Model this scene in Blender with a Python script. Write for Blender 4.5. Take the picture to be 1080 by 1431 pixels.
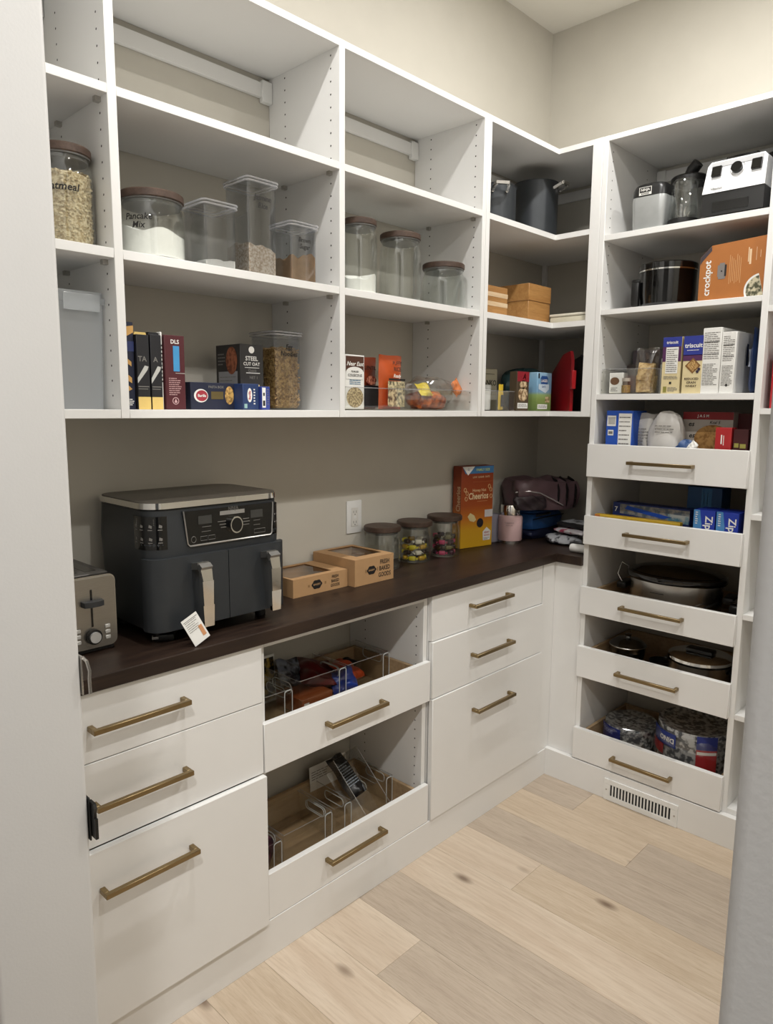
import bpy, bmesh, math, random
from mathutils import Vector, Matrix

for o in list(bpy.data.objects):
    bpy.data.objects.remove(o)
SC = bpy.context.scene
COL = SC.collection
R = math.radians
random.seed(7)

# ------------------------------------------------------------------ camera
CAM = (1.7959, -2.8762, 1.4798)
YAW, PITCH, ROLL, FPX = R(43.796), R(8.316), R(0.491), 1000.97
fw = Vector((-math.sin(YAW) * math.cos(PITCH), math.cos(YAW) * math.cos(PITCH), -math.sin(PITCH)))
rt = Vector((math.cos(YAW), math.sin(YAW), 0))
up = rt.cross(fw)
r2 = rt * math.cos(ROLL) + up * math.sin(ROLL)
u2 = -rt * math.sin(ROLL) + up * math.cos(ROLL)
cd = bpy.data.cameras.new('camera')
cam = bpy.data.objects.new('camera', cd)
COL.objects.link(cam)
cam.matrix_world = Matrix(((r2.x, u2.x, -fw.x, CAM[0]), (r2.y, u2.y, -fw.y, CAM[1]), (r2.z, u2.z, -fw.z, CAM[2]), (0, 0, 0, 1)))
cd.sensor_fit = 'VERTICAL'
cd.sensor_height = 36.0
cd.lens = 36.0 * FPX / 1431.0
cd.clip_start = 0.02
cd.clip_end = 50
SC.camera = cam

# ------------------------------------------------------------------ world, exposure
w = bpy.data.worlds.new('ambient_fill')  # weak even ambient fill added all round, not daylight from a real opening
SC.world = w
w.use_nodes = True
bgn = w.node_tree.nodes['Background']
bgn.inputs[0].default_value = (1.0, 0.99, 0.98, 1)
bgn.inputs[1].default_value = 0.06
SC.view_settings.view_transform = 'Standard'
SC.view_settings.look = 'None'
SC.view_settings.exposure = 0.0
SC.view_settings.gamma = 1.0
SC.view_settings.use_curve_mapping = False
SC.cycles.transparent_max_bounces = 40
SC.cycles.max_bounces = 10
SC.cycles.diffuse_bounces = 3
SC.cycles.sample_clamp_indirect = 4.0
LIGHT_COLOR = (1.0, 0.984, 0.958)
DOWNLIGHT_W = 14.5
HALL_W = 30.0
# positions of the recessed ceiling lights (x, y); the hall light is outside the doorway
LAMPS = [(0.86, -0.80), (0.86, -2.05), (2.06, -0.80), (2.06, -2.05)]
HALL_LAMP = (1.95, -3.20)

# ------------------------------------------------------------------ materials
MATS = {}
def lin(c):
    if isinstance(c, str):
        c = c.lstrip('#')
        c = tuple(int(c[i:i + 2], 16) / 255 for i in (0, 2, 4))
    return tuple(x / 12.92 if x <= 0.04045 else ((x + 0.055) / 1.055) ** 2.4 for x in c) + (1.0,)

def mat(name, col, rough=0.5, metal=0.0, spec=0.5, var=0.06, vscale=30.0, bump=0.0, bscale=200.0, stretch=(1, 1, 1), coat=0.0, sheen=0.0):
    """procedural principled material: noise varies the colour a little and may drive a fine bump"""
    if name in MATS:
        return MATS[name]
    m = bpy.data.materials.new(name)
    m.use_nodes = True
    nt = m.node_tree
    bs = nt.nodes['Principled BSDF']
    c = lin(col)
    tc = nt.nodes.new('ShaderNodeTexCoord')
    mp = nt.nodes.new('ShaderNodeMapping')
    mp.inputs['Scale'].default_value = stretch
    nt.links.new(tc.outputs['Object'], mp.inputs[0])
    nz = nt.nodes.new('ShaderNodeTexNoise')
    nz.inputs['Scale'].default_value = vscale
    nz.inputs['Detail'].default_value = 4
    nt.links.new(mp.outputs[0], nz.inputs['Vector'])
    cr = nt.nodes.new('ShaderNodeValToRGB')
    cr.color_ramp.elements[0].position = 0.3
    cr.color_ramp.elements[1].position = 0.7
    cr.color_ramp.elements[0].color = tuple(x * (1 - var) for x in c[:3]) + (1,)
    cr.color_ramp.elements[1].color = tuple(min(1, x * (1 + var)) for x in c[:3]) + (1,)
    nt.links.new(nz.outputs['Fac'], cr.inputs[0])
    nt.links.new(cr.outputs[0], bs.inputs['Base Color'])
    bs.inputs['Roughness'].default_value = rough
    bs.inputs['Metallic'].default_value = metal
    bs.inputs['Specular IOR Level'].default_value = spec
    bs.inputs['Coat Weight'].default_value = coat
    bs.inputs['Sheen Weight'].default_value = sheen
    if bump > 0:
        n2 = nt.nodes.new('ShaderNodeTexNoise')
        n2.inputs['Scale'].default_value = bscale
        nt.links.new(mp.outputs[0], n2.inputs['Vector'])
        bp = nt.nodes.new('ShaderNodeBump')
        bp.inputs['Strength'].default_value = bump
        bp.inputs['Distance'].default_value = 0.002
        nt.links.new(n2.outputs['Fac'], bp.inputs['Height'])
        nt.links.new(bp.outputs[0], bs.inputs['Normal'])
    MATS[name] = m
    return m

def clear(name, tint=(0.95, 0.96, 0.96), gloss=0.06, rough=0.03, milk=0.0, milkcol=(0.8, 0.82, 0.85)):
    """thin clear plastic or glass: transparent body, glossy towards grazing angles, an optional milky share"""
    if name in MATS:
        return MATS[name]
    m = bpy.data.materials.new(name)
    m.use_nodes = True
    nt = m.node_tree
    for n in list(nt.nodes):
        if n.type == 'BSDF_PRINCIPLED':
            nt.nodes.remove(n)
    out = [n for n in nt.nodes if n.type == 'OUTPUT_MATERIAL'][0]
    tr = nt.nodes.new('ShaderNodeBsdfTransparent')
    tr.inputs[0].default_value = tuple(tint) + (1,)
    gl = nt.nodes.new('ShaderNodeBsdfGlossy')
    gl.inputs['Roughness'].default_value = rough
    gl.inputs['Color'].default_value = (0.95, 0.95, 0.95, 1)
    lw = nt.nodes.new('ShaderNodeLayerWeight')
    lw.inputs['Blend'].default_value = 0.5
    pw = nt.nodes.new('ShaderNodeMath')
    pw.operation = 'POWER'
    nt.links.new(lw.outputs['Facing'], pw.inputs[0])
    pw.inputs[1].default_value = 3.5
    ml = nt.nodes.new('ShaderNodeMath')
    ml.operation = 'MULTIPLY_ADD'
    nt.links.new(pw.outputs[0], ml.inputs[0])
    ml.inputs[1].default_value = 0.55
    ml.inputs[2].default_value = gloss
    mx = nt.nodes.new('ShaderNodeMixShader')
    nt.links.new(ml.outputs[0], mx.inputs[0])
    nt.links.new(tr.outputs[0], mx.inputs[1])
    nt.links.new(gl.outputs[0], mx.inputs[2])
    last = mx
    if milk > 0:
        df = nt.nodes.new('ShaderNodeBsdfDiffuse')
        df.inputs[0].default_value = tuple(milkcol) + (1,)
        tl = nt.nodes.new('ShaderNodeBsdfTranslucent')
        tl.inputs[0].default_value = tuple(milkcol) + (1,)
        m2 = nt.nodes.new('ShaderNodeMixShader')
        m2.inputs[0].default_value = 0.5
        nt.links.new(df.outputs[0], m2.inputs[1])
        nt.links.new(tl.outputs[0], m2.inputs[2])
        m3 = nt.nodes.new('ShaderNodeMixShader')
        m3.inputs[0].default_value = milk
        nt.links.new(mx.outputs[0], m3.inputs[1])
        nt.links.new(m2.outputs[0], m3.inputs[2])
        last = m3
    nt.links.new(last.outputs[0], out.inputs[0])
    MATS[name] = m
    return m

def wood(name, c0, c1, cdark, along=0, gscale=9.0, rough=0.45, knots=0.0, spec=0.4, stretch=12.0, hue=0.0):
    """grained wood; 'along' is the axis of the grain, every object gets its own figure through Object Info random"""
    if name in MATS:
        return MATS[name]
    m = bpy.data.materials.new(name)
    m.use_nodes = True
    nt = m.node_tree
    N, L = nt.nodes, nt.links
    bs = N['Principled BSDF']
    tc = N.new('ShaderNodeTexCoord')
    oi = N.new('ShaderNodeObjectInfo')
    ad = N.new('ShaderNodeVectorMath')
    ad.operation = 'MULTIPLY_ADD'
    L.new(oi.outputs['Random'], ad.inputs[0])
    ad.inputs[1].default_value = (31.0, 17.0, 23.0)
    L.new(tc.outputs['Object'], ad.inputs[2])
    mp = N.new('ShaderNodeMapping')
    s = [stretch, stretch, stretch]
    s[along] = 1.0
    mp.inputs['Scale'].default_value = s
    L.new(ad.outputs[0], mp.inputs[0])
    n1 = N.new('ShaderNodeTexNoise')
    n1.inputs['Scale'].default_value = gscale * 0.35
    n1.inputs['Detail'].default_value = 6
    n1.inputs['Distortion'].default_value = 1.2
    L.new(mp.outputs[0], n1.inputs['Vector'])
    n2 = N.new('ShaderNodeTexNoise')
    n2.inputs['Scale'].default_value = gscale * 2.2
    n2.inputs['Detail'].default_value = 8
    n2.inputs['Roughness'].default_value = 0.65
    L.new(mp.outputs[0], n2.inputs['Vector'])
    r1 = N.new('ShaderNodeValToRGB')
    r1.color_ramp.elements[0].position = 0.32
    r1.color_ramp.elements[1].position = 0.68
    r1.color_ramp.elements[0].color = lin(c0)
    r1.color_ramp.elements[1].color = lin(c1)
    L.new(n1.outputs['Fac'], r1.inputs[0])
    r2_ = N.new('ShaderNodeValToRGB')
    r2_.color_ramp.elements[0].position = 0.46
    r2_.color_ramp.elements[1].position = 0.74
    r2_.color_ramp.elements[0].color = (0, 0, 0, 1)
    r2_.color_ramp.elements[1].color = (0.55, 0.55, 0.55, 1)
    L.new(n2.outputs['Fac'], r2_.inputs[0])
    mx = N.new('ShaderNodeMix')
    mx.data_type = 'RGBA'
    L.new(r2_.outputs[0], mx.inputs[0])
    L.new(r1.outputs[0], mx.inputs[6])
    mx.inputs[7].default_value = lin(cdark)
    last = mx.outputs[2]
    if knots > 0:
        mk = N.new('ShaderNodeMapping')
        k = [6.5, 6.5, 6.5]
        k[along] = 3.0
        mk.inputs['Scale'].default_value = k
        L.new(ad.outputs[0], mk.inputs[0])
        vo = N.new('ShaderNodeTexVoronoi')
        vo.inputs['Scale'].default_value = 1.0
        vo.inputs['Randomness'].default_value = 1.0
        L.new(mk.outputs[0], vo.inputs['Vector'])
        rk = N.new('ShaderNodeValToRGB')
        rk.color_ramp.elements[0].position = 0.03
        rk.color_ramp.elements[1].position = 0.13
        rk.color_ramp.elements[0].color = (knots, knots, knots, 1)
        rk.color_ramp.elements[1].color = (0, 0, 0, 1)
        L.new(vo.outputs['Distance'], rk.inputs[0])
        m2 = N.new('ShaderNodeMix')
        m2.data_type = 'RGBA'
        L.new(rk.outputs[0], m2.inputs[0])
        L.new(last, m2.inputs[6])
        m2.inputs[7].default_value = lin('#6b5646')
        last = m2.outputs[2]
    hs = N.new('ShaderNodeHueSaturation')
    mr = N.new('ShaderNodeMapRange')
    mr.inputs['To Min'].default_value = 1.0 - hue
    mr.inputs['To Max'].default_value = 1.0 + hue
    L.new(oi.outputs['Random'], mr.inputs[0])
    L.new(mr.outputs[0], hs.inputs['Value'])
    L.new(last, hs.inputs['Color'])
    L.new(hs.outputs[0], bs.inputs['Base Color'])
    bs.inputs['Roughness'].default_value = rough
    bs.inputs['Specular IOR Level'].default_value = spec
    bp = N.new('ShaderNodeBump')
    bp.inputs['Strength'].default_value = 0.12
    bp.inputs['Distance'].default_value = 0.001
    L.new(n2.outputs['Fac'], bp.inputs['Height'])
    L.new(bp.outputs[0], bs.inputs['Normal'])
    MATS[name] = m
    return m

def speck(name, c0, c1, scale=120.0, rough=0.7, lo=0.42, hi=0.58, bump=0.3):
    """two-tone mottled material for grains, printed photographs of food and patterned bags"""
    if name in MATS:
        return MATS[name]
    m = bpy.data.materials.new(name)
    m.use_nodes = True
    N, L = m.node_tree.nodes, m.node_tree.links
    bs = N['Principled BSDF']
    tc = N.new('ShaderNodeTexCoord')
    nz = N.new('ShaderNodeTexNoise')
    nz.inputs['Scale'].default_value = scale
    nz.inputs['Detail'].default_value = 3
    L.new(tc.outputs['Object'], nz.inputs['Vector'])
    cr = N.new('ShaderNodeValToRGB')
    cr.color_ramp.elements[0].position = lo
    cr.color_ramp.elements[1].position = hi
    cr.color_ramp.elements[0].color = lin(c0)
    cr.color_ramp.elements[1].color = lin(c1)
    L.new(nz.outputs['Fac'], cr.inputs[0])
    L.new(cr.outputs[0], bs.inputs['Base Color'])
    bs.inputs['Roughness'].default_value = rough
    if bump:
        bp = N.new('ShaderNodeBump')
        bp.inputs['Strength'].default_value = bump
        bp.inputs['Distance'].default_value = 0.002
        L.new(nz.outputs['Fac'], bp.inputs['Height'])
        L.new(bp.outputs[0], bs.inputs['Normal'])
    MATS[name] = m
    return m

def ramp_z(name, stops, z0, z1, rough=0.5):
    """printed colour gradient along the object's own height (packaging print)"""
    m = bpy.data.materials.new(name)
    m.use_nodes = True
    N, L = m.node_tree.nodes, m.node_tree.links
    bs = N['Principled BSDF']
    tc = N.new('ShaderNodeTexCoord')
    sp = N.new('ShaderNodeSeparateXYZ')
    L.new(tc.outputs['Object'], sp.inputs[0])
    mr = N.new('ShaderNodeMapRange')
    mr.inputs['From Min'].default_value = z0
    mr.inputs['From Max'].default_value = z1
    L.new(sp.outputs['Z'], mr.inputs[0])
    cr = N.new('ShaderNodeValToRGB')
    el = cr.color_ramp.elements
    el[0].position, el[0].color = stops[0][0], lin(stops[0][1])
    el[1].position, el[1].color = stops[-1][0], lin(stops[-1][1])
    for p, c in stops[1:-1]:
        e = el.new(p)
        e.color = lin(c)
    L.new(mr.outputs[0], cr.inputs[0])
    L.new(cr.outputs[0], bs.inputs['Base Color'])
    bs.inputs['Roughness'].default_value = rough
    return m

def emit(name, col, strength):
    m = bpy.data.materials.new(name)
    m.use_nodes = True
    N, L = m.node_tree.nodes, m.node_tree.links
    e = N.new('ShaderNodeEmission')
    e.inputs[0].default_value = tuple(col) + (1,)
    e.inputs[1].default_value = strength
    L.new(e.outputs[0], [n for n in N if n.type == 'OUTPUT_MATERIAL'][0].inputs[0])
    return m

WHITE = mat('white_melamine', '#e8e7e4', 0.38, var=0.012, vscale=6, bump=0.03, bscale=900)
EDGE = WHITE
WALLP = mat('greige_wall_paint', '#c7c2b6', 0.75, var=0.02, vscale=8, bump=0.10, bscale=350)
JAMBP = mat('off_white_jamb_paint', '#dad9d7', 0.6, var=0.012, vscale=6, bump=0.06, bscale=300)
CEILP = mat('ceiling_paint', '#e4e0d6', 0.85, var=0.015, vscale=8, bump=0.10, bscale=350)
BRONZE = mat('brushed_bronze', '#8d7a58', 0.36, 0.9, var=0.06, vscale=60, stretch=(1, 1, 8))
HOLE = mat('dark_pin_hole', '#2a2622', 0.9)
METALG = mat('grey_metal', '#b9b6b0', 0.35, 0.8)
BIRCH = wood('drawer_birch', '#a98e6c', '#bba07d', '#8f7455', along=1, gscale=5, rough=0.5, stretch=8)
PALE = wood('oak_pale', '#c8b5a0', '#d4c4b0', '#b09b84', along=0, gscale=6, rough=0.42, knots=0.8, hue=0.035)
TAN = wood('oak_tan', '#bfac95', '#ccbba5', '#a38d75', along=0, gscale=8, rough=0.42, knots=0.85, hue=0.035)
GREY = wood('oak_greyed', '#b3a392', '#c1b2a0', '#978673', along=0, gscale=9, rough=0.42, knots=0.6, hue=0.035)
COUNTER = wood('dark_walnut_laminate', '#261b16', '#372920', '#150f0c', along=1, gscale=6, rough=0.42, stretch=14, spec=0.35)
LIDWOOD = wood('walnut_lid', '#45352c', '#57453a', '#2d211b', along=0, gscale=10, rough=0.5, stretch=8)
BAMBOO = wood('bamboo', '#a37542', '#b58852', '#875d30', along=0, gscale=10, rough=0.45, stretch=12)
STEEL = mat('brushed_steel', '#c4c1bc', 0.27, 1.0, var=0.05, vscale=40, stretch=(1, 1, 20))
CHROME = mat('polished_chrome', '#f0efec', 0.08, 1.0, var=0.02)
BLACKP = mat('black_plastic', '#141414', 0.38, var=0.1)
BLACKG = mat('black_gloss', '#080808', 0.10, var=0.05, coat=0.3)
GREYP = mat('charcoal_plastic', '#2f3133', 0.48, var=0.05)
WHITEP = mat('white_plastic', '#e9e9e6', 0.35, var=0.01)
PAPERW = mat('white_paper', '#e6e5e0', 0.7, var=0.02)
GLASS = clear('clear_glass', (0.955, 0.965, 0.96), 0.05, 0.02)
ACRYL = clear('clear_acrylic', (0.965, 0.965, 0.955), 0.05, 0.03)
SMOKY = clear('clear_tub_plastic', (0.84, 0.85, 0.862), 0.06, 0.04)
FILM = clear('clear_film', (0.93, 0.92, 0.90), 0.10, 0.12)
FROST = clear('frosted_plastic', (0.92, 0.94, 0.95), 0.05, 0.15, milk=0.42, milkcol=(0.86, 0.88, 0.90))
INK = mat('black_ink', '#191614', 0.6)
INKG = mat('grey_ink', '#75726d', 0.7)
INKW = mat('white_ink', '#e8e6e0', 0.6)

# ------------------------------------------------------------------ mesh builder
class MB:
    def __init__(s):
        s.v, s.f = [], []
    def add(s, v, f):
        b = len(s.v)
        s.v += [tuple(p) for p in v]
        s.f += [tuple(i + b for i in q) for q in f]
        return s
    def box(s, x0, x1, y0, y1, z0, z1, bev=0.0, seg=1):
        if bev <= 0:
            v = [(x, y, z) for z in (z0, z1) for y in (y0, y1) for x in (x0, x1)]
            return s.add(v, [(0, 2, 3, 1), (4, 5, 7, 6), (0, 1, 5, 4), (2, 6, 7, 3), (0, 4, 6, 2), (1, 3, 7, 5)])
        bm = bmesh.new()
        bmesh.ops.create_cube(bm, size=1)
        for q in bm.verts:
            q.co = Vector(((x0 + x1) / 2 + q.co.x * (x1 - x0), (y0 + y1) / 2 + q.co.y * (y1 - y0), (z0 + z1) / 2 + q.co.z * (z1 - z0)))
        bmesh.ops.bevel(bm, geom=bm.edges[:], offset=bev, segments=seg, affect='EDGES', profile=0.5)
        return s.bmx(bm)
    def bmx(s, bm):
        bm.verts.ensure_lookup_table()
        bm.verts.index_update()
        s.add([q.co[:] for q in bm.verts], [[q.index for q in f.verts] for f in bm.faces])
        bm.free()
        return s
    def prism(s, poly, a0, a1, plane='xy'):
        n = len(poly)
        def P(p, a):
            if plane == 'xy':
                return (p[0], p[1], a)
            if plane == 'xz':
                return (p[0], a, p[1])
            return (a, p[0], p[1])
        v = [P(p, a0) for p in poly] + [P(p, a1) for p in poly]
        f = [tuple(range(n)), tuple(range(2 * n - 1, n - 1, -1))] + [(i, i + n, (i + 1) % n + n, (i + 1) % n) for i in range(n)]
        return s.add(v, f)
    def lathe(s, prof, c=(0, 0, 0), n=32, sx=1.0, sy=1.0):
        v, f = [], []
        for r, z in prof:
            for k in range(n):
                a = 2 * math.pi * k / n
                v.append((c[0] + r * sx * math.cos(a), c[1] + r * sy * math.sin(a), c[2] + z))
        for i in range(len(prof) - 1):
            for k in range(n):
                f.append((i * n + k, i * n + (k + 1) % n, (i + 1) * n + (k + 1) % n, (i + 1) * n + k))
        if prof[0][0] > 1e-6:
            f.append(tuple(range(n - 1, -1, -1)))
        if prof[-1][0] > 1e-6:
            m = (len(prof) - 1) * n
            f.append(tuple(range(m, m + n)))
        return s.add(v, f)
    def cyl(s, p, q, r, n=16, r1=None):
        return s.tube([p, q], [r, r if r1 is None else r1], n)
    def tube(s, path, r, n=8, closed=False):
        P = [Vector(p) for p in path]
        rr = r if isinstance(r, (list, tuple)) else [r] * len(P)
        v, f = [], []
        prev = None
        m = len(P)
        for i, p in enumerate(P):
            if closed:
                t = (P[(i + 1) % m] - P[i - 1]).normalized()
            else:
                t = (P[min(i + 1, m - 1)] - P[max(i - 1, 0)]).normalized()
            if prev is None:
                a = Vector((0, 0, 1)) if abs(t.z) < 0.9 else Vector((1, 0, 0))
                u = t.cross(a).normalized()
            else:
                u = (prev - t * prev.dot(t)).normalized()
            prev = u
            w_ = t.cross(u)
            for k in range(n):
                an = 2 * math.pi * k / n
                v.append(p + (u * math.cos(an) + w_ * math.sin(an)) * rr[i])
        for i in range(m if closed else m - 1):
            j = (i + 1) % m
            for k in range(n):
                f.append((i * n + k, i * n + (k + 1) % n, j * n + (k + 1) % n, j * n + k))
        if not closed:
            f.append(tuple(range(n - 1, -1, -1)))
            f.append(tuple(range((m - 1) * n, m * n)))
        return s.add(v, f)
    def bar(s, path, wd, ht, upv=(0, 0, 1)):
        """rectangular section swept along straight pieces, each piece a box"""
        for a, b in zip(path[:-1], path[1:]):
            a, b = Vector(a), Vector(b)
            t = (b - a).normalized()
            u = Vector(upv)
            sd = t.cross(u).normalized() * wd / 2
            uu = sd.cross(t).normalized() * ht / 2
            v = [a - sd - uu, a + sd - uu, a + sd + uu, a - sd + uu, b - sd - uu, b + sd - uu, b + sd + uu, b - sd + uu]
            s.add(v, [(0, 1, 2, 3), (7, 6, 5, 4), (0, 4, 5, 1), (1, 5, 6, 2), (2, 6, 7, 3), (3, 7, 4, 0)])
        return s
    def shell(s, poly, z0, z1, th, floor=True, plane='xy'):
        """open-topped walls of thickness th around a convex outline, with a floor"""
        cx = sum(p[0] for p in poly) / len(poly)
        cy = sum(p[1] for p in poly) / len(poly)
        def ins(p):
            d = math.hypot(p[0] - cx, p[1] - cy)
            k = (d - th * 1.2) / d
            return (cx + (p[0] - cx) * k, cy + (p[1] - cy) * k)
        inn = [ins(p) for p in poly]
        n = len(poly)
        v = [(p[0], p[1], z0) for p in poly] + [(p[0], p[1], z1) for p in poly] + [(p[0], p[1], z1) for p in inn] + [(p[0], p[1], z0 + th) for p in inn]
        f = []
        for i in range(n):
            j = (i + 1) % n
            f += [(i, j, j + n, i + n), (i + n, j + n, j + 2 * n, i + 2 * n), (i + 2 * n, j + 2 * n, j + 3 * n, i + 3 * n)]
        f += [tuple(range(n - 1, -1, -1)), tuple(range(3 * n, 4 * n))]
        return s.add(v, f)
    def grid(s, nu, nv, fn, closed_u=False):
        v = [fn(i / (nu if closed_u else nu - 1), j / (nv - 1)) for j in range(nv) for i in range(nu)]
        f = []
        for j in range(nv - 1):
            for i in range(nu if closed_u else nu - 1):
                k = (i + 1) % nu
                f.append((j * nu + i, j * nu + k, (j + 1) * nu + k, (j + 1) * nu + i))
        return s.add(v, f)
    def xf(s, M):
        s.v = [tuple(M @ Vector(p)) for p in s.v]
        return s

def rrect(x0, x1, y0, y1, r, n=5):
    """rounded rectangle outline, counter-clockwise"""
    out = []
    for cx, cy, a0 in ((x1 - r, y0 + r, -90), (x1 - r, y1 - r, 0), (x0 + r, y1 - r, 90), (x0 + r, y0 + r, 180)):
        for k in range(n + 1):
            a = R(a0 + 90 * k / n)
            out.append((cx + r * math.cos(a), cy + r * math.sin(a)))
    return out

def link_mesh(name, mb, m, parent=None, smooth=40, label=None, kind=None):
    me = bpy.data.meshes.new(name)
    me.from_pydata(mb.v, [], mb.f)
    if m is not None:
        me.materials.append(m)
    bm = bmesh.new()
    bm.from_mesh(me)
    bmesh.ops.recalc_face_normals(bm, faces=bm.faces[:])
    bm.to_mesh(me)
    bm.free()
    if smooth:
        me.polygons.foreach_set('use_smooth', [True] * len(me.polygons))
        me.set_sharp_from_angle(angle=R(smooth))
    o = bpy.data.objects.new(name, me)
    COL.objects.link(o)
    if parent is not None:
        o.parent = parent
    if label:
        o['label'] = label
    if kind:
        o['kind'] = kind
    return o

def tag(o, label, cat, group=None, kind=None):
    o['label'] = label
    o['category'] = cat
    if group:
        o['group'] = group
    if kind:
        o['kind'] = kind
    return o

def thing(name, label, cat, loc=(0, 0, 0), rz=0.0, group=None):
    o = bpy.data.objects.new(name, None)
    o.empty_display_size = 0.05
    COL.objects.link(o)
    o.location = loc
    o.rotation_euler = (0, 0, R(rz))
    return tag(o, label, cat, group)

def struct(name, mb, m, smooth=0):
    o = link_mesh(name, mb, m, None, smooth)
    o['kind'] = 'structure'
    return o

part = lambda p, name, mb, m, label=None, smooth=40, kind=None: link_mesh(name, mb, m, p, smooth, label, kind)

def text_mb(mb, body, size, fn, align='CENTER', bold=False, xs=1.0, offset=0.0, shear=0.0):
    """flat lettering; fn(u, v) places each point of the text on its surface"""
    cu = bpy.data.curves.new('t', 'FONT')
    cu.body = body
    cu.size = size
    cu.align_x = align
    cu.align_y = 'CENTER'
    cu.resolution_u = 2
    cu.shear = shear
    cu.offset = offset if offset else (size * 0.02 if bold else 0.0)
    ob = bpy.data.objects.new('t', cu)
    me = bpy.data.meshes.new_from_object(ob)
    vs = [fn(q.co.x * xs, q.co.y) for q in me.vertices]
    fs = [tuple(p.vertices) for p in me.polygons]
    mb.add(vs, fs)
    bpy.data.objects.remove(ob)
    bpy.data.curves.remove(cu)
    bpy.data.meshes.remove(me)
    return mb

LEFT = 90.0      # things on the run along the left wall look towards +x

# ================================================================== THE ROOM
RX, RY0, RY1, RZ = 2.90, -2.52, -2.64, 3.06       # right wall x, inner and outer face of the entry wall, ceiling
DOOR0, DOOR1, DOORH = 0.926, 1.727, 2.44
struct('wall_left', MB().box(-0.10, 0.0, -2.64, 0.10, 0, RZ), WALLP)
struct('wall_back', MB().box(0.0, RX, 0.0, 0.10, 0, RZ), WALLP)
struct('wall_right', MB().box(RX, RX + 0.1, -2.64, 0.10, 0, RZ), WALLP)
ew = MB()
ew.box(0.0, DOOR0, RY1, RY0, 0, RZ, 0.006, 3)
ew.box(DOOR1, RX, RY1, RY0, 0, RZ, 0.006, 3)
ew.box(DOOR0 - 0.006, DOOR1 + 0.006, RY1, RY0, DOORH, RZ)
struct('wall_front', ew, JAMBP, 40)
struct('ceiling', MB().box(-0.1, RX + 0.1, -2.64, 0.1, RZ, RZ + 0.1), CEILP)
# the hall outside the doorway
struct('wall_hall', MB().box(-1.2, 4.2, -5.6, -5.5, 0, 2.9), JAMBP)
struct('ceiling_hall', MB().box(-1.2, 4.2, -5.6, -2.64, 2.9, 3.0), CEILP)

floor = struct('floor', MB().box(-0.1, RX + 0.1, -5.6, 0.1, -0.06, -0.0165), mat('floor_underlay', '#4a3c30', 0.9))
PW, GAP = 0.178, 0.0003
rows = {0: [0.585], 1: [0.878], 2: [1.95], 3: [0.675], 4: [1.75], 5: [1.62], 6: [0.615], 7: [0.776], 8: [1.35], 9: [0.55, 2.3]}
tones = {(0, 0): GREY, (0, 1): TAN, (1, 0): TAN, (1, 1): GREY, (2, 0): GREY, (2, 1): TAN, (3, 0): PALE, (3, 1): TAN,
         (4, 0): PALE, (4, 1): TAN, (5, 0): GREY, (5, 1): TAN, (6, 0): PALE, (6, 1): GREY, (7, 0): PALE, (7, 1): TAN, (8, 0): TAN, (8, 1): GREY}
ytop = -0.60 + PW
rng = random.Random(3)
for i in range(-2, 29):
    y1 = ytop - i * PW
    y0 = y1 - PW
    if i >= 0 and i in rows:
        js = rows[i]
    else:
        js = [0.3 + rng.random() * 1.2]
        js.append(js[0] + 1.25)
    xs = [-0.1] + js + [RX + 0.1]
    for k in range(len(xs) - 1):
        m = tones.get((i, k)) or rng.choice([PALE, TAN, GREY])
        a, b = xs[k] + GAP, xs[k + 1] - GAP
        cx, cy = (a + b) / 2, (y0 + y1) / 2
        mb = MB().box(a - cx, b - cx, y0 + GAP - cy, y1 - GAP - cy, -0.016, 0.0, 0.0005)
        p = part(floor, 'plank', mb, m, smooth=0)
        p.location = (cx, cy, 0)

# recessed ceiling lights
LENS = emit('led_lens', LIGHT_COLOR, 14.0)
def downlight(x, y, z, watts, label, r=0.036):
    t = thing('ceiling_light', label, 'light', (x, y, z), 0, 'recessed ceiling lights')
    part(t, 'trim_ring', MB().lathe([(r, -0.001), (r + 0.005, -0.006), (r + 0.028, -0.004), (r + 0.03, 0.0)], n=36), WHITEP)
    part(t, 'lens', MB().lathe([(0.0, -0.0022), (r, -0.0022), (r, -0.0012), (0, -0.0012)], n=36), LENS)
    ld = bpy.data.lights.new('led', 'AREA')
    ld.shape = 'DISK'
    ld.size = r * 2
    ld.energy = watts
    ld.color = LIGHT_COLOR
    lo = bpy.data.objects.new('led', ld)
    COL.objects.link(lo)
    lo.parent = t
    lo.location = (0, 0, -0.008)
NAMES = ['recessed round ceiling light above the drawers by the corner', 'recessed round ceiling light above the drawers by the doorway',
         'recessed round ceiling light in front of the tall shelves', 'recessed round ceiling light near the doorway on the far side']
for (x, y), nm in zip(LAMPS, NAMES):
    downlight(x, y, RZ, DOWNLIGHT_W, nm)
downlight(HALL_LAMP[0], HALL_LAMP[1], 2.9, HALL_W, 'recessed round ceiling light in the hall outside the doorway', 0.08)

# ================================================================== BUILT-IN CABINETS
DU, DB, YU, YD = 0.3036, 0.3646, -0.4158, -0.4345
ZS = [(1.4511, 1.4701), (1.7842, 1.8039), (2.1060, 2.1247), (2.4102, 2.4282)]
BV = 0.0008

def holes(parent, plane, c, cols, z0, z1):
    """columns of shelf-pin holes every 32 mm; plane 'y-' faces -y at y=c, 'x+' faces +x at x=c"""
    mb = MB()
    z = z0
    while z < z1:
        for u in cols:
            n = 6
            ring = [(0.0026 * math.cos(2 * math.pi * k / n), 0.0026 * math.sin(2 * math.pi * k / n)) for k in range(n)]
            if plane == 'y-':
                mb.add([(u + a, c - 0.0004, z + b) for a, b in ring], [tuple(range(n))])
            else:
                mb.add([(c + 0.0004, u + a, z + b) for a, b in ring], [tuple(range(n))])
        z += 0.032
    return part(parent, 'pin_holes', mb, HOLE, smooth=0, kind='stuff')

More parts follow.
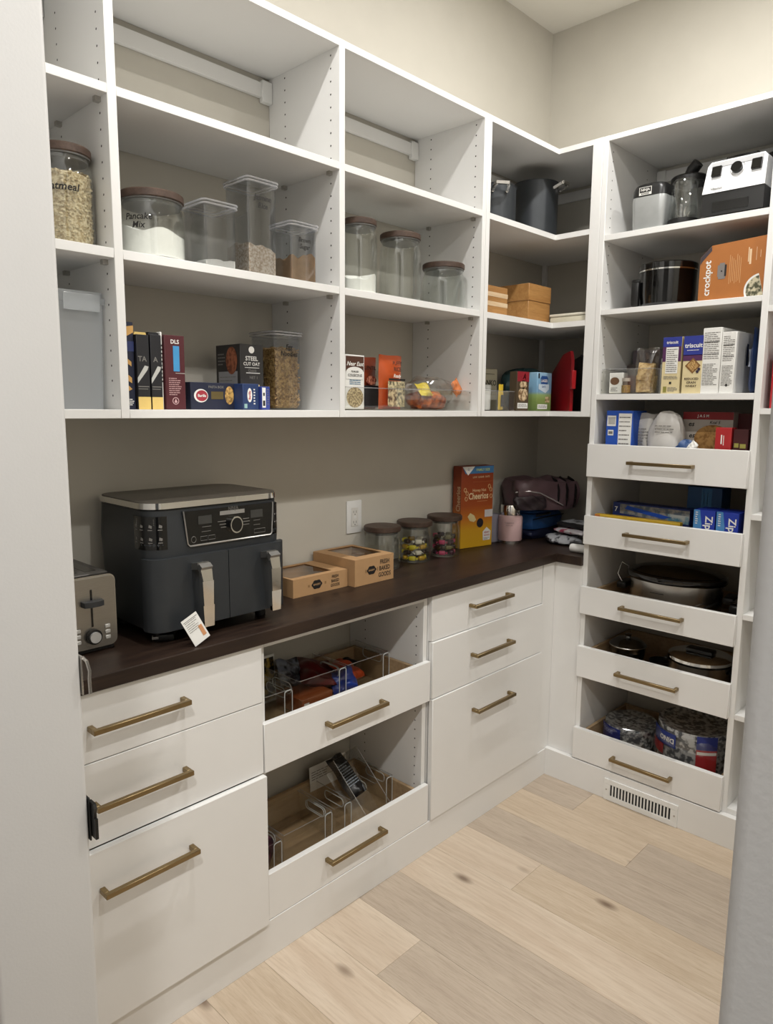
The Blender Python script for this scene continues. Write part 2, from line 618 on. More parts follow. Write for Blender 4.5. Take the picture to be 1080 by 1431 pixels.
def handle_mb(length, out=0.034, sec=0.0115):
    """square bow handle: local x along the front, -y towards the room, origin at its middle on the front"""
    h = length / 2
    mb = MB()
    mb.box(-h, h, -out, -out + sec, -sec / 2, sec / 2, 0.0009)
    for s in (-1, 1):
        a, b = (-h, -h + sec) if s < 0 else (h - sec, h)
        mb.box(a, b, -out + sec, 0.0, -sec / 2, sec / 2, 0.0009)
    return mb

HND = handle_mb(0.228)
def place(mb, loc, rz):
    M = Matrix.Translation(loc) @ Matrix.Rotation(R(rz), 4, 'Z')
    q = MB()
    q.v, q.f = list(mb.v), list(mb.f)
    return q.xf(M)

# ---- wall shelves above the counter (three bays sharing their dividers)
u = thing('wall_shelf_unit', 'white open wall shelves in three bays above the wooden counter', 'shelves', (0, 0, 0))
YL = -2.515
def panel_x(u, name, y0, y1, z0, z1, depth=DU):
    return part(u, name, MB().box(0.001, depth, y0, y1, z0, z1, BV), WHITE)
panel_x(u, 'side_panel', YL, YL + 0.0197, ZS[0][0], ZS[3][1])
panel_x(u, 'divider', -2.1483, -2.1285, ZS[0][0], ZS[3][1])
panel_x(u, 'divider', -1.5112, -1.4915, ZS[0][0], ZS[3][1])
panel_x(u, 'side_panel', -0.8737, -0.8540, ZS[0][0], ZS[3][1])
bays = [(YL + 0.0197, -2.1483), (-2.1285, -1.5112), (-1.4915, -0.8737)]
for a, b in bays:
    for i, (z0, z1) in enumerate(ZS):
        part(u, 'bottom_board' if i == 0 else 'top_board' if i == 3 else 'shelf', MB().box(0.002, DU - 0.0006, a, b, z0, z1, BV), WHITE)
    part(u, 'hanging_rail', MB().box(0.002, 0.014, a + 0.001, b - 0.001, 2.352, 2.392, 0.001), WHITE)
    part(u, 'rail_bracket', MB().box(0.002, 0.020, b - 0.036, b - 0.001, 2.340, 2.398, 0.002), WHITEP)
for y in (-2.1483, -1.5112, -0.8737):
    holes(u, 'y-', y, (0.075, 0.269), 1.50, 2.40)
    for (z0, z1) in ZS[1:3]:
        for x in (0.075, 0.269):
            part(u, 'shelf_pin', MB().box(x - 0.006, x + 0.006, y - 0.012, y, z0 - 0.010, z0), METALG)

# ---- corner shelf unit
c = thing('corner_shelf_unit', 'white L-shaped open corner shelves above the counter end', 'shelves', (0, 0, 0))
part(c, 'side_panel', MB().box(0.001, DU, -0.8526, -0.8326, ZS[0][0], ZS[3][1], BV), WHITE)
part(c, 'side_panel', MB().box(0.4612, 0.4806, YU + 0.001, -0.001, ZS[0][0], ZS[3][1], BV), WHITE)
part(c, 'filler_strip', MB().box(0.4412, 0.4806, YU, YU + 0.019, ZS[0][0], ZS[3][1], BV), WHITE)
for i, (z0, z1) in enumerate(ZS):
    L_ = [(0.002, -0.8326), (DU - 0.0006, -0.8326), (DU - 0.0006, YU + 0.0006), (0.4612 if i < 3 else 0.4412, YU + 0.0006), (0.4612, -0.002), (0.002, -0.002)]
    if 0 < i:
        L_[3] = (0.4412, YU + 0.0006)
        L_.insert(4, (0.4412, -0.002))
        L_[5] = (0.4412, -0.002)
        L_ = [L_[0], L_[1], L_[2], L_[3], (0.4412, YU + 0.02), (0.461, YU + 0.02), (0.461, -0.002), (0.002, -0.002)]
    part(c, 'bottom_board' if i == 0 else 'top_board' if i == 3 else 'shelf', MB().prism(L_, z0, z1), WHITE, smooth=0)
part(c, 'hanging_rail', MB().box(0.03, 0.45, -0.014, -0.002, 2.355, 2.395, 0.001), WHITE)
part(c, 'hanging_rail', MB().box(0.002, 0.014, -0.82, -0.02, 2.355, 2.395, 0.001), WHITE)
part(c, 'back_cleat', MB().box(0.002, 0.020, -0.02, -0.002, 1.48, 2.40), WHITE)

# ---- tall drawer tower on the back wall
TX0, TX1, TX2, TX3 = 0.4815, 0.5012, 1.0436, 1.0632
t = thing('drawer_tower', 'tall white pantry tower with open shelves above five pull-out drawers', 'cabinet', (0, 0, 0))
part(t, 'side_panel', MB().box(TX0, TX1, YU, -0.001, 0.1135, 2.4282, BV), WHITE)
part(t, 'side_panel', MB().box(TX2, TX3, YU, -0.001, 0.1135, 2.4282, BV), WHITE)
TS = [(0.1135, 0.1330), (1.5138, 1.5344), (1.8163, 1.8346), (2.0739, 2.0939), (2.4102, 2.4282)]
for i, (z0, z1) in enumerate(TS):
    part(t, ['bottom_board', 'shelf', 'shelf', 'shelf', 'top_board'][i], MB().box(TX1, TX2, YU + 0.0006, -0.002, z0, z1, BV), WHITE)
part(t, 'hanging_rail', MB().box(TX1 + 0.001, TX2 - 0.001, -0.014, -0.002, 2.355, 2.395, 0.001), WHITE)
part(t, 'rail_bracket', MB().box(TX1 + 0.0005, TX1 + 0.036, -0.020, -0.002, 2.335, 2.398, 0.003), WHITEP)
holes(t, 'x+', TX1, (YU + 0.037, -0.10), 1.55, 2.40)
TD = [(1.2305, 1.3524), (0.9745, 1.0832), (0.7039, 0.8100), (0.4531, 0.5742), (0.1176, 0.2428)]
TDY = [-0.4335, -0.4331, -0.4345, -0.4370, -0.4370]
TH = [1.2915, 1.034, 0.762, 0.5115, 0.177]
for i, ((z0, z1), yf, hz) in enumerate(zip(TD, TDY, TH)):
    f = part(t, 'drawer_front', MB().box(0.4853, 1.0472, yf, YU - 0.0006, z0, z1, 0.0012), WHITE)
    part(f, 'handle', place(HND, (0.768, yf, hz), 0), BRONZE, 'square bronze bar handle')
    b = MB()
    b0, b1, zb = TX1 + 0.006, TX2 - 0.006, z0 + 0.020
    zt = z1 - 0.018
    b.box(b0, b0 + 0.012, YU + 0.0005, -0.03, zb - 0.010, zt)
    b.box(b1 - 0.012, b1, YU + 0.0005, -0.03, zb - 0.010, zt)
    b.box(b0 + 0.012, b1 - 0.012, -0.042, -0.03, zb - 0.010, zt)
    b.box(b0 + 0.012, b1 - 0.012, YU + 0.0005, -0.042, zb - 0.006, zb)
    part(t, 'drawer_box', b, BIRCH)
TZ = [z0 + 0.020 for z0, z1 in TD]          # drawer floors

# ---- open shelves continuing to the right of the tower
s = thing('open_shelf_tower', 'white open shelf bays seen in a sliver beside the doorway', 'shelves', (0, 0, 0))
part(s, 'side_panel', MB().box(1.66, 1.68, YU, -0.001, 0.1135, 2.4282, BV), WHITE)
for z in (0.1135, 0.450, 0.797, 1.130, 1.468, 1.783, 2.098, 2.4102):
    part(s, 'shelf', MB().box(TX3, 1.66, YU + 0.0006, -0.002, z, z + 0.0185, BV), WHITE)

# ---- base cabinets under the counter
CT0, CT1 = 0.886, 0.920
def base_cab(label, y0, y1, fronts, open_top=None, share=False):
    """fronts: (z0, z1, x of its face, handle z, handle y); a drawer box is built behind every front"""
    t = thing('base_cabinet', label, 'cabinet', (0, 0, 0), 0, 'drawer cabinets under the counter')
    xb = DB - 0.0185
    part(t, 'side_panel', MB().box(0.002, xb, y0, y0 + 0.018, 0.1135, CT0 - 0.0005, BV), WHITE)
    part(t, 'side_panel', MB().box(0.002, xb, y1 - 0.018, y1, 0.1135, CT0 - 0.0005, BV), WHITE)
    part(t, 'bottom_board', MB().box(0.002, xb, y0 + 0.018, y1 - 0.018, 0.1135, 0.132, BV), WHITE)
    part(t, 'top_rail', MB().box(xb - 0.08, xb, y0 + 0.018, y1 - 0.018, CT0 - 0.019, CT0 - 0.0005, BV), WHITE)
    part(t, 'back_rail', MB().box(0.002, 0.014, y0 + 0.018, y1 - 0.018, CT0 - 0.09, CT0 - 0.0005, BV), WHITE)
    if open_top is not None:
        holes(t, 'y-', y1 - 0.018, (0.08, xb - 0.03), 0.17, 0.87)
    for z0, z1, xf, hz, hy in fronts:
        f = part(t, 'drawer_front', MB().box(xf - 0.018, xf, y0 + 0.0012, y1 - 0.0012, z0, z1, 0.0012), WHITE)
        part(f, 'handle', place(HND, (xf, hy, hz), 90), BRONZE, 'square bronze bar handle')
        a0, a1 = y0 + 0.024, y1 - 0.024
        zb = z0 + 0.022
        zt = z1 - 0.02
        b = MB()
        b.box(0.03, xf - 0.0185, a0, a0 + 0.012, zb - 0.01, zt)
        b.box(0.03, xf - 0.0185, a1 - 0.012, a1, zb - 0.01, zt)
        b.box(0.03, 0.042, a0 + 0.012, a1 - 0.012, zb - 0.01, zt)
        b.box(0.042, xf - 0.0185, a0 + 0.012, a1 - 0.012, zb - 0.006, zb)
        part(t, 'drawer_box', b, BIRCH)
    return t
base_cab('white base cabinet with three closed drawers below the air fryer', -2.500, -1.8338,
         [(0.7305, 0.8835, DB, 0.8075, -2.170), (0.5372, 0.7285, DB, 0.6350, -2.170), (0.1120, 0.5335, 0.3790, 0.4425, -2.168)])
base_cab('white base cabinet with two open-topped pull-out drawers in the middle', -1.8330, -1.1700,
         [(0.5341, 0.6679, DB, 0.6040, -1.5115), (0.1105, 0.2430, DB, 0.1905, -1.5125)], open_top=1)
base_cab('white base cabinet with three closed drawers beside the corner', -1.1650, -0.5023,
         [(0.7305, 0.8835, 0.3605, 0.8140, -0.856), (0.5372, 0.7285, 0.3668, 0.6390, -0.848), (0.1110, 0.5350, 0.3705, 0.4370, -0.838)])

trim = MB()
trim.box(0.3446, 0.3623, -0.5010, -0.400, 0.1098, CT0 - 0.0005, BV)
struct('trim_1', trim, WHITE)
struct('trim_2', MB().box(0.3625, TX0 - 0.0005, YU, YU + 0.018, 0.1135, CT0 - 0.0005, BV), WHITE)
struct('trim_3', MB().box(0.352, 0.3660, -2.515, -0.4385, 0.0, 0.1095, BV), WHITE)      # plinth under the drawers
struct('trim_4', MB().box(0.352, RX, -0.4380, -0.3900, 0.0, 0.1132, BV), WHITE)         # plinth under the tower

# ---- L-shaped countertop
DC, KC = 0.3745, -0.4300
ct = MB().prism([(0.001, -2.515), (DC, -2.515), (DC, KC), (TX0 - 0.0005, KC), (TX0 - 0.0005, -0.001), (0.001, -0.001)], CT0, CT1)
o = link_mesh('countertop', ct, COUNTER, None, 0)
bv = o.modifiers.new('round', 'BEVEL')
bv.width = 0.0022
bv.segments = 2
bv.limit_method = 'ANGLE'
tag(o, 'dark walnut L-shaped wooden countertop over the white drawers', 'countertop')

# ---- floor register in the plinth
v = thing('floor_register', 'white slotted metal air vent set in the plinth under the tower', 'vent', (0.769, -0.4381, 0.0430))
W2, H2 = 0.141, 0.0425
fr = MB()
fr.box(-W2, W2, -0.005, 0, 0.022, H2, 0.0012)
fr.box(-W2, W2, -0.005, 0, -H2, -0.022, 0.0012)
fr.box(-W2, -0.118, -0.005, 0, -0.022, 0.022)
fr.box(0.118, W2, -0.005, 0, -0.022, 0.022)
part(v, 'frame', fr, WHITEP)
part(v, 'dark_opening', MB().box(-0.118, 0.118, -0.0012, -0.0004, -0.022, 0.022), mat('vent_dark', '#17181b', 0.8))
NL = 19
for k in range(NL + 1):
    x = -0.118 + 0.236 * k / NL
    part(v, 'louver', MB().box(max(x - 0.0026, -0.118), min(x + 0.0026, 0.118), -0.0042, -0.0012, -0.022, 0.022), WHITEP)
for sx in (-1, 1):
    part(v, 'screw', MB().cyl((sx * 0.130, -0.0062, 0), (sx * 0.130, -0.005, 0), 0.0032, 10), METALG)

# ---- wall outlet
v = thing('wall_outlet', 'white double power outlet on the wall behind the bakery boxes', 'outlet', (0.0005, -1.171, 1.101), LEFT)
part(v, 'cover_plate', MB().box(-0.035, 0.035, -0.006, 0, -0.057, 0.057, 0.002, 2), WHITEP)
part(v, 'receptacle', MB().box(-0.0165, 0.0165, -0.0085, -0.006, -0.033, 0.033, 0.001), mat('outlet_insert', '#dedcd6', 0.4))
for zc in (0.018, -0.018):
    part(v, 'slot', MB().box(-0.0075, -0.0060, -0.0089, -0.0084, zc - 0.004, zc + 0.004), HOLE)
    part(v, 'slot', MB().box(0.0055, 0.0070, -0.0089, -0.0084, zc - 0.004, zc + 0.004), HOLE)
    part(v, 'slot', MB().box(-0.0018, 0.0018, -0.0089, -0.0084, zc - 0.0105, zc - 0.0075), HOLE)
part(v, 'test_button', MB().box(-0.006, 0.006, -0.0092, -0.0085, -0.005, 0.0045, 0.0003), WHITEP)

# ---- door hardware on the jamb
v = thing('strike_plate', 'black metal strike plate on the edge of the door jamb', 'hardware', (DOOR0, -2.5195, 0.948))
part(v, 'plate', MB().box(-0.030, 0.0, 0.0, 0.0022, -0.030, 0.030, 0.0008), BLACKP)
part(v, 'lip', MB().prism([(-0.006, -0.024), (0.012, -0.024), (0.012, 0.004), (0.009, 0.004), (0.009, 0.012), (0.0115, 0.018), (0.008, 0.024), (-0.006, 0.024)], 0.0022, 0.006, 'xz'), BLACKP)
v = thing('deadbolt_strike', 'polished steel strike plate higher up on the door jamb', 'hardware', (DOOR0, -2.5195, 1.143))
part(v, 'plate', MB().box(-0.030, 0.0, 0.0, 0.0022, -0.026, 0.026, 0.0008), STEEL)
part(v, 'lip', MB().tube([(-0.004, 0.004, 0.022), (0.006, 0.005, 0.019), (0.0105, 0.006, 0.008), (0.0085, 0.006, -0.004), (0.0095, 0.006, -0.022)], 0.0022, 8), STEEL)

# ================================================================== HELPERS FOR GOODS
EPS = 0.0005
def face_fn(face, w_, d, h, e=EPS):
    """point on a carton's face from (u, v): u to the viewer's right, v upwards, both from the face's lower-left corner"""
    if face == 'f':
        return lambda a, b: (-w_ / 2 + a, -d / 2 - e, b)
    if face == 'r':
        return lambda a, b: (w_ / 2 + e, -d / 2 + a, b)
    if face == 'l':
        return lambda a, b: (-w_ / 2 - e, d / 2 - a, b)
    return lambda a, b: (-w_ / 2 + a, -d / 2 + b, h + e)

def decal(parent, name, fn, polys, m):
    mb = MB()
    for p in polys:
        if len(p) == 4 and not isinstance(p[0], (tuple, list)):
            u0, u1, v0, v1 = p
            p = [(u0, v0), (u1, v0), (u1, v1), (u0, v1)]
        mb.add([fn(a, b) for a, b in p], [tuple(range(len(p)))])
    return part(parent, name, mb, m, smooth=0)

def lines(u0, u1, v0, v1, n, seed=0, duty=0.45):
    """rows of short bars: small print too fine to read"""
    rg = random.Random(seed)
    out = []
    for k in range(n):
        v = v1 - (k + 0.5) * (v1 - v0) / n
        t = (v1 - v0) / n * duty / 2
        x = u0
        while x < u1 - (u1 - u0) * 0.06:
            ln = (u1 - u0) * (0.08 + 0.25 * rg.random())
            e = min(u1, x + ln)
            out.append((x, e, v - t, v + t))
            x = e + (u1 - u0) * 0.03
        if rg.random() < 0.3 and out:
            out.pop()
    return out

def oval(cu, cv, ru, rv, n=20):
    return [(cu + ru * math.cos(2 * math.pi * k / n), cv + rv * math.sin(2 * math.pi * k / n)) for k in range(n)]

def letters(parent, fn, cu, cv, body, size, m, bold=True, rot=0, xs=1.0, name='lettering', shear=0.0):
    a = R(rot)
    g = lambda x, y: fn(cu + x * math.cos(a) - y * math.sin(a), cv + x * math.sin(a) + y * math.cos(a))
    return part(parent, name, text_mb(MB(), body, size, g, bold=bold, xs=xs, shear=shear), m, smooth=0)

def carton(name, label, cat, loc, rz, w_, d, h, m, group=None, bev=0.001, tilt=None, flaps=True):
    t = thing(name, label, cat, loc, rz, group)
    part(t, 'box_body', MB().box(-w_ / 2, w_ / 2, -d / 2, d / 2, 0, h, bev), m)
    if tilt:
        t.rotation_euler = (R(tilt[0]), R(tilt[1]), R(rz))
    return t

def card(name_col, rough=0.55):
    return mat('print_' + name_col.lstrip('#'), name_col, rough, var=0.03, vscale=40)

def glass_jar(label, loc, rad, h, group, txt=None, tsize=0.02, knob=False, lid_label=None, lid_r=0.97, turn=0.0, txt_z=0.55, narrow=False):
    """clear glass storage jar with a walnut lid on a rubber gasket"""
    t = thing('glass_jar', label, 'jar', loc, 0, group)
    nk = rad * 0.90
    th = 0.003
    hb = h - 0.022
    pr = [(0, 0), (rad * 0.90, 0), (rad * 0.97, 0.003), (rad, 0.012), (rad, hb - 0.042), (rad * 0.985, hb - 0.030), (rad * 0.94, hb - 0.018), (nk, hb - 0.010), (nk, hb),
          (nk - th, hb), (nk - th, hb - 0.010), (rad * 0.94 - th, hb - 0.018), (rad * 0.985 - th, hb - 0.030), (rad - th, hb - 0.043), (rad - th, 0.010), (rad * 0.9 - th, 0.006), (0, 0.005)]
    part(t, 'glass_body', MB().lathe(pr, n=40), GLASS)
    lr = rad * lid_r
    part(t, 'gasket', MB().lathe([(0, hb - 0.006), (nk - th - 0.0005, hb - 0.006), (nk - th - 0.0005, hb + 0.001), (nk + 0.002, hb + 0.001), (nk + 0.002, hb + 0.004), (0, hb + 0.004)], n=36), clear('gasket_clear', (0.6, 0.6, 0.58), 0.1, 0.3, milk=0.5, milkcol=(0.35, 0.34, 0.32)))
    part(t, 'wooden_lid', MB().lathe([(0, hb + 0.0042), (lr - 0.002, hb + 0.0042), (lr, hb + 0.0062), (lr, h - 0.003), (lr - 0.003, h), (0, h)], n=40), LIDWOOD)
    if txt:
        a0 = R(turn)
        mb = MB()
        k = len(txt)
        for i, tx in enumerate(txt):
            zc = h * txt_z - (i - (k - 1) / 2) * tsize * 0.95
            text_mb(mb, tx, tsize, lambda a, b, zc=zc: ((rad + 0.0006) * math.sin(a0 + a / rad), -(rad + 0.0006) * math.cos(a0 + a / rad), zc + b), bold=True, shear=0.2)
        part(t, 'lettering', mb, INK, smooth=0)
    return t

def fill_round(name, label, cat, loc, rad, z0, z1, m, seed=1, rough=0.004, kind='stuff'):
    """loose contents of a round jar with an uneven top"""
    rg = random.Random(seed)
    mb = MB()
    n, rings = 36, 7
    ph = [rg.random() * 6.28 for _ in range(4)]
    def top(r, a):
        return z1 + rough * (math.sin(3 * a + ph[0]) * r / rad + 0.7 * math.sin(5 * a + ph[1] + 30 * r)) + rough * 0.8 * math.cos(a + ph[2]) * r / rad * 2
    v = [(0, 0, z0)]
    for k in range(n):
        a = 2 * math.pi * k / n
        v.append((rad * math.cos(a), rad * math.sin(a), z0))
    f = [tuple([0, 1 + (k + 1) % n, 1 + k]) for k in range(n)]
    base = 1
    for i in range(rings):
        r = rad * (1 - i / rings)
        for k in range(n):
            a = 2 * math.pi * k / n
            v.append((r * math.cos(a), r * math.sin(a), top(r, a)))
        nb = 1 + n * (i + 1)
        for k in range(n):
            f.append((base + k, base + (k + 1) % n, nb + (k + 1) % n, nb + k))
        base = nb
    v.append((0, 0, top(0, 0)))
    f += [(base + k, base + (k + 1) % n, len(v) - 1) for k in range(n)]
    mb.add(v, f)
    o = link_mesh(name, mb, m, None, 60)
    o.location = loc
    return tag(o, label, cat, None, kind)

def square_tub(label, loc, w_, d, h, group, txt=None, tsize=0.016, tz=0.7, tu=0.5):
    """clear square pantry container with a clear snap lid; origin at the middle of its base, front towards -y"""
    t = thing('storage_container', label, 'container', loc, LEFT, group)
    hb = h - 0.012
    part(t, 'clear_body', MB().shell(rrect(-w_ / 2, w_ / 2, -d / 2, d / 2, 0.010, 4), 0, hb, 0.0026), SMOKY)
    l = MB()
    o = 0.004
    l.prism(rrect(-w_ / 2 - o, w_ / 2 + o, -d / 2 - o, d / 2 + o, 0.012, 4), h - 0.0035, h)
    part(t, 'clear_lid', l, SMOKY)
    rim = MB()
    for zz, oo in ((h - 0.0105, o), (h - 0.0035, o + 0.0006)):
        pts = [(p[0], p[1], zz) for p in rrect(-w_ / 2 - oo, w_ / 2 + oo, -d / 2 - oo, d / 2 + oo, 0.012, 4)]
        rim.tube(pts, 0.0021, 6, closed=True)
    part(t, 'lid_seal', rim, clear('seal_clear', (0.92, 0.92, 0.93), 0.2, 0.12, milk=0.30, milkcol=(0.8, 0.8, 0.82)))
    if txt:
        fn = face_fn('f', w_, d, h)
        mb = MB()
        for i, tx in enumerate(txt):
            text_mb(mb, tx, tsize, lambda a, b, i=i: fn(w_ * tu + a, h * tz - i * tsize * 1.0 + b), bold=True, xs=0.9, shear=0.15)
        part(t, 'lettering', mb, INK, smooth=0)
    return t

def fill_square(name, label, cat, loc, rz, w_, d, z1, m, seed=1, slope=0.0, rough=0.003, bits=None):
    rg = random.Random(seed)
    p0, p1 = rg.random() * 6, rg.random() * 6
    mb = MB()
    n = 13
    def top(u, v):
        return z1 + slope * (u - 0.5) * 2 + rough * (math.sin(7 * u + p0) + math.sin(6 * v + p1) + 0.6 * math.sin(17 * u + 13 * v))
    g = [[(-w_ / 2 + w_ * i / (n - 1), -d / 2 + d * j / (n - 1), top(i / (n - 1), j / (n - 1))) for i in range(n)] for j in range(n)]
    v = [p for row in g for p in row]
    f = [(j * n + i, j * n + i + 1, (j + 1) * n + i + 1, (j + 1) * n + i) for j in range(n - 1) for i in range(n - 1)]
    mb.add(v, f)
    per = [(i, 0) for i in range(n)] + [(n - 1, j) for j in range(1, n)] + [(i, n - 1) for i in range(n - 2, -1, -1)] + [(0, j) for j in range(n - 2, 0, -1)]
    top_r = [g[j][i] for i, j in per]
    k = len(per)
    mb.add(top_r + [(p[0], p[1], 0.004) for p in top_r], [(i, (i + 1) % k, (i + 1) % k + k, i + k) for i in range(k)] + [tuple(range(k, 2 * k))])
    o = link_mesh(name, mb, m, None, 50)
    o.location = loc
    o.rotation_euler = (0, 0, R(rz))
    return tag(o, label, cat, None, 'stuff')

def acrylic_bin(label, loc, rz, w_, d, h, group, cut=True, tilt=None):
    """open clear acrylic bin; the front wall carries a low lip, the sides a cut-out grip"""
    t = thing('acrylic_bin', label, 'bin', loc, rz, group)
    th = 0.003
    part(t, 'tray_floor', MB().box(-w_ / 2, w_ / 2, -d / 2, d / 2, 0, th, 0.0006), ACRYL)
    part(t, 'back_wall', MB().box(-w_ / 2, w_ / 2, d / 2 - th, d / 2, th, h, 0.0006), ACRYL)
    part(t, 'front_wall', MB().box(-w_ / 2, w_ / 2, -d / 2, -d / 2 + th, th, h * 0.98, 0.0006), ACRYL)
    for s_ in (-1, 1):
        a, b = (-w_ / 2, -w_ / 2 + th) if s_ < 0 else (w_ / 2 - th, w_ / 2)
        part(t, 'side_wall', MB().box(a, b, -d / 2 + th, d / 2 - th, th, h, 0.0006), ACRYL)
        if cut:
            pts = [(s_ * (w_ / 2 + 0.0008), p[0], p[1]) for p in rrect(-0.045, 0.045, h * 0.58, h * 0.86, h * 0.12, 4)]
            part(t, 'grip', MB().tube(pts, 0.0016, 6, closed=True), mat('acrylic_edge', '#cfd2cf', 0.2, var=0.02))
    pts = [(p[0], -d / 2 - 0.0006, p[1]) for p in rrect(w_ / 2 - 0.030, w_ / 2 - 0.002, h * 0.12, h * 0.97, 0.008, 4)]
    if cut:
        part(t, 'front_flange', MB().tube(pts, 0.0014, 6, closed=True), mat('acrylic_edge', '#cfd2cf', 0.2, var=0.02))
    rim = MB().tube([(-w_ / 2 + 0.001, d / 2 - 0.001, h), (-w_ / 2 + 0.001, -d / 2 + 0.001, h), (w_ / 2 - 0.001, -d / 2 + 0.001, h * 0.98), (w_ / 2 - 0.001, d / 2 - 0.001, h)], 0.0013, 6)
    part(t, 'polished_rim', rim, clear('rim_clear', (0.9, 0.9, 0.9), 0.25, 0.1, milk=0.2))
    if tilt:
        t.rotation_euler = (R(tilt[0]), R(tilt[1]), R(rz))
    return t

def pouch_mb(w_, h, th, seed=0, crumple=0.004, top_pinch=0.15, nu=15, nv=19):
    """stand-up or pillow pouch: front and back sheet meeting in sealed edges"""
    rg = random.Random(seed)
    ph = [rg.random() * 6.28 for _ in range(6)]
    mb = MB()
    def bulge(u, v):
        e = max(0.0, 1 - abs(2 * u - 1) ** 2.6)
        g = min(1.0, (v / 0.08)) ** 0.5 if v < 0.08 else 1.0
        g *= max(0.0, min(1.0, (1 - v) / max(0.05, top_pinch * 2.2))) ** 0.7
        return th / 2 * e * g
    def wr(u, v):
        return crumple * (math.sin(9 * u + ph[0] + 4 * v) * math.sin(7 * v + ph[1]) + 0.5 * math.sin(17 * v + ph[2] + 6 * u))
    def side(sg):
        def fn(u, v):
            b = bulge(u, v)
            k = 1.0 if b > 1e-6 else 0.0
            x = (u - 0.5) * w_ + 0.3 * crumple * math.sin(11 * v + ph[3])
            return (x, sg * (b + k * wr(u, v) * (0.4 + b / th)) + crumple * math.sin(5 * u + ph[4]) * v, v * h + 0.4 * crumple * math.sin(8 * u + ph[5]) * v)
        return fn
    mb.grid(nu, nv, side(-1))
    mb.grid(nu, nv, side(1))
    return mb

def lump_mb(rx, ry, rz_, seed=0, amp=0.12, n=24, m=14, flat=0.0, power=0.75):
    """soft lumpy bag or bundle: a squared-off ellipsoid with folds, resting on z=0"""
    rg = random.Random(seed)
    ph = [rg.random() * 6.28 for _ in range(8)]
    sg = lambda x: math.copysign(abs(x) ** power, x)
    def fn(u, v):
        a = 2 * math.pi * u
        b = math.pi * (v - 0.5)
        k = 1 + amp * (math.sin(3 * a + ph[0]) * math.cos(2 * b + ph[1]) + 0.6 * math.sin(5 * a + 4 * b + ph[2]) + 0.4 * math.sin(9 * a - 3 * b + ph[3]))
        x, y, z = sg(math.cos(b)) * sg(math.cos(a)) * rx * k, sg(math.cos(b)) * sg(math.sin(a)) * ry * k, sg(math.sin(b)) * rz_ * (1 + 0.5 * (k - 1))
        return (x, y, max(z + rz_, 0.0005))
    return MB().grid(n, m, fn, closed_u=True)

# ================================================================== WALL SHELVES: JARS AND CONTAINERS
Z1, Z2 = ZS[0][1] + 0.0004, ZS[1][1] + 0.0004
JG = 'glass jars with wooden lids on the wall shelves'
WHITEPOW = mat('white_flour', '#efede6', 0.9, var=0.03, vscale=60, bump=0.3, bscale=120)
glass_jar('tall glass jar full of rolled oats beside the doorway', (0.215, -2.207, Z2), 0.0565, 0.200, JG, ['Oatmeal'], 0.021, turn=58, txt_z=0.56)
# rolled oats: core plus flakes against the glass
core = MB().lathe([(0, 0), (0.0505, 0), (0.0505, 0.136), (0.04, 0.142), (0, 0.140)], n=30)
rg = random.Random(11)
for k in range(900):
    a, z = rg.random() * 6.283, 0.004 + rg.random() * 0.136
    rr = 0.0513
    cx, cy = rr * math.cos(a), rr * math.sin(a)
    if k > 780:
        q = math.sqrt(rg.random()) * 0.05
        cx, cy, z = q * math.cos(a), q * math.sin(a), 0.142
    n_ = Vector((math.cos(a) + rg.uniform(-.6, .6), math.sin(a) + rg.uniform(-.6, .6), rg.uniform(-.6, .6))).normalized()
    if k > 780:
        n_ = Vector((rg.uniform(-.6, .6), rg.uniform(-.6, .6), 1)).normalized()
    ux = n_.cross(Vector((0, 0, 1) if k <= 780 else (1, 0, 0))).normalized()
    uy = n_.cross(ux)
    s0, s1 = rg.uniform(0.003, 0.0048), rg.uniform(0.002, 0.0036)
    p = Vector((cx, cy, z))
    core.add([p + n_ * 0.0009] + [p + ux * s0 * math.cos(j * 1.0472) + uy * s1 * math.sin(j * 1.0472) for j in range(6)], [(0, 1 + j, 1 + (j + 1) % 6) for j in range(6)])
o = link_mesh('rolled_oats', core, speck('oat_flakes', '#b29c74', '#d8c8a4', 160, 0.85), None, 0)
o.location = (0.215, -2.207, Z2 + 0.0055)
tag(o, 'beige rolled oats filling the tall jar by the doorway', 'oats', None, 'stuff')

glass_jar('wide squat glass jar of white pancake mix', (0.2085, -2.008, Z2), 0.0745, 0.150, JG, ['Pancake', 'Mix'], 0.019, turn=38, txt_z=0.52)
fill_round('pancake_mix', 'white pancake mix heaped in the wide squat jar', 'flour', (0.2085, -2.008, Z2), 0.0705, 0.0066, 0.066, WHITEPOW, 4, 0.005)

TG = 'clear square containers on the wall shelves'
square_tub('low clear square container with a little white sugar', (0.240, -1.8755, Z2), 0.088, 0.098, 0.150, TG)
fill_square('white_sugar', 'thin white layer of sugar in the low square container', 'sugar', (0.240, -1.8755, Z2), LEFT, 0.0795, 0.0895, 0.018, mat('sugar_white', '#e6e2d8', 0.8, var=0.04, vscale=300, bump=0.3, bscale=500), 2, 0.004, 0.002)
square_tub('tallest clear square container, a third full of rice', (0.2400, -1.7545, Z2), 0.088, 0.100, 0.226, TG, ['Jasmine', 'Rice'], 0.0185, 0.80)
fill_square('jasmine_rice', 'pale rice in the tallest square container', 'rice', (0.2400, -1.7545, Z2), LEFT, 0.0795, 0.0915, 0.070, speck('rice_grain', '#b09a80', '#dccdb9', 210, 0.8, 0.40, 0.60), 5, -0.006, 0.003)
square_tub('small clear square container of brown sugar', (0.2450, -1.6220, Z2), 0.088, 0.088, 0.148, TG, ['Brown', 'Sugar'], 0.0165, 0.70)
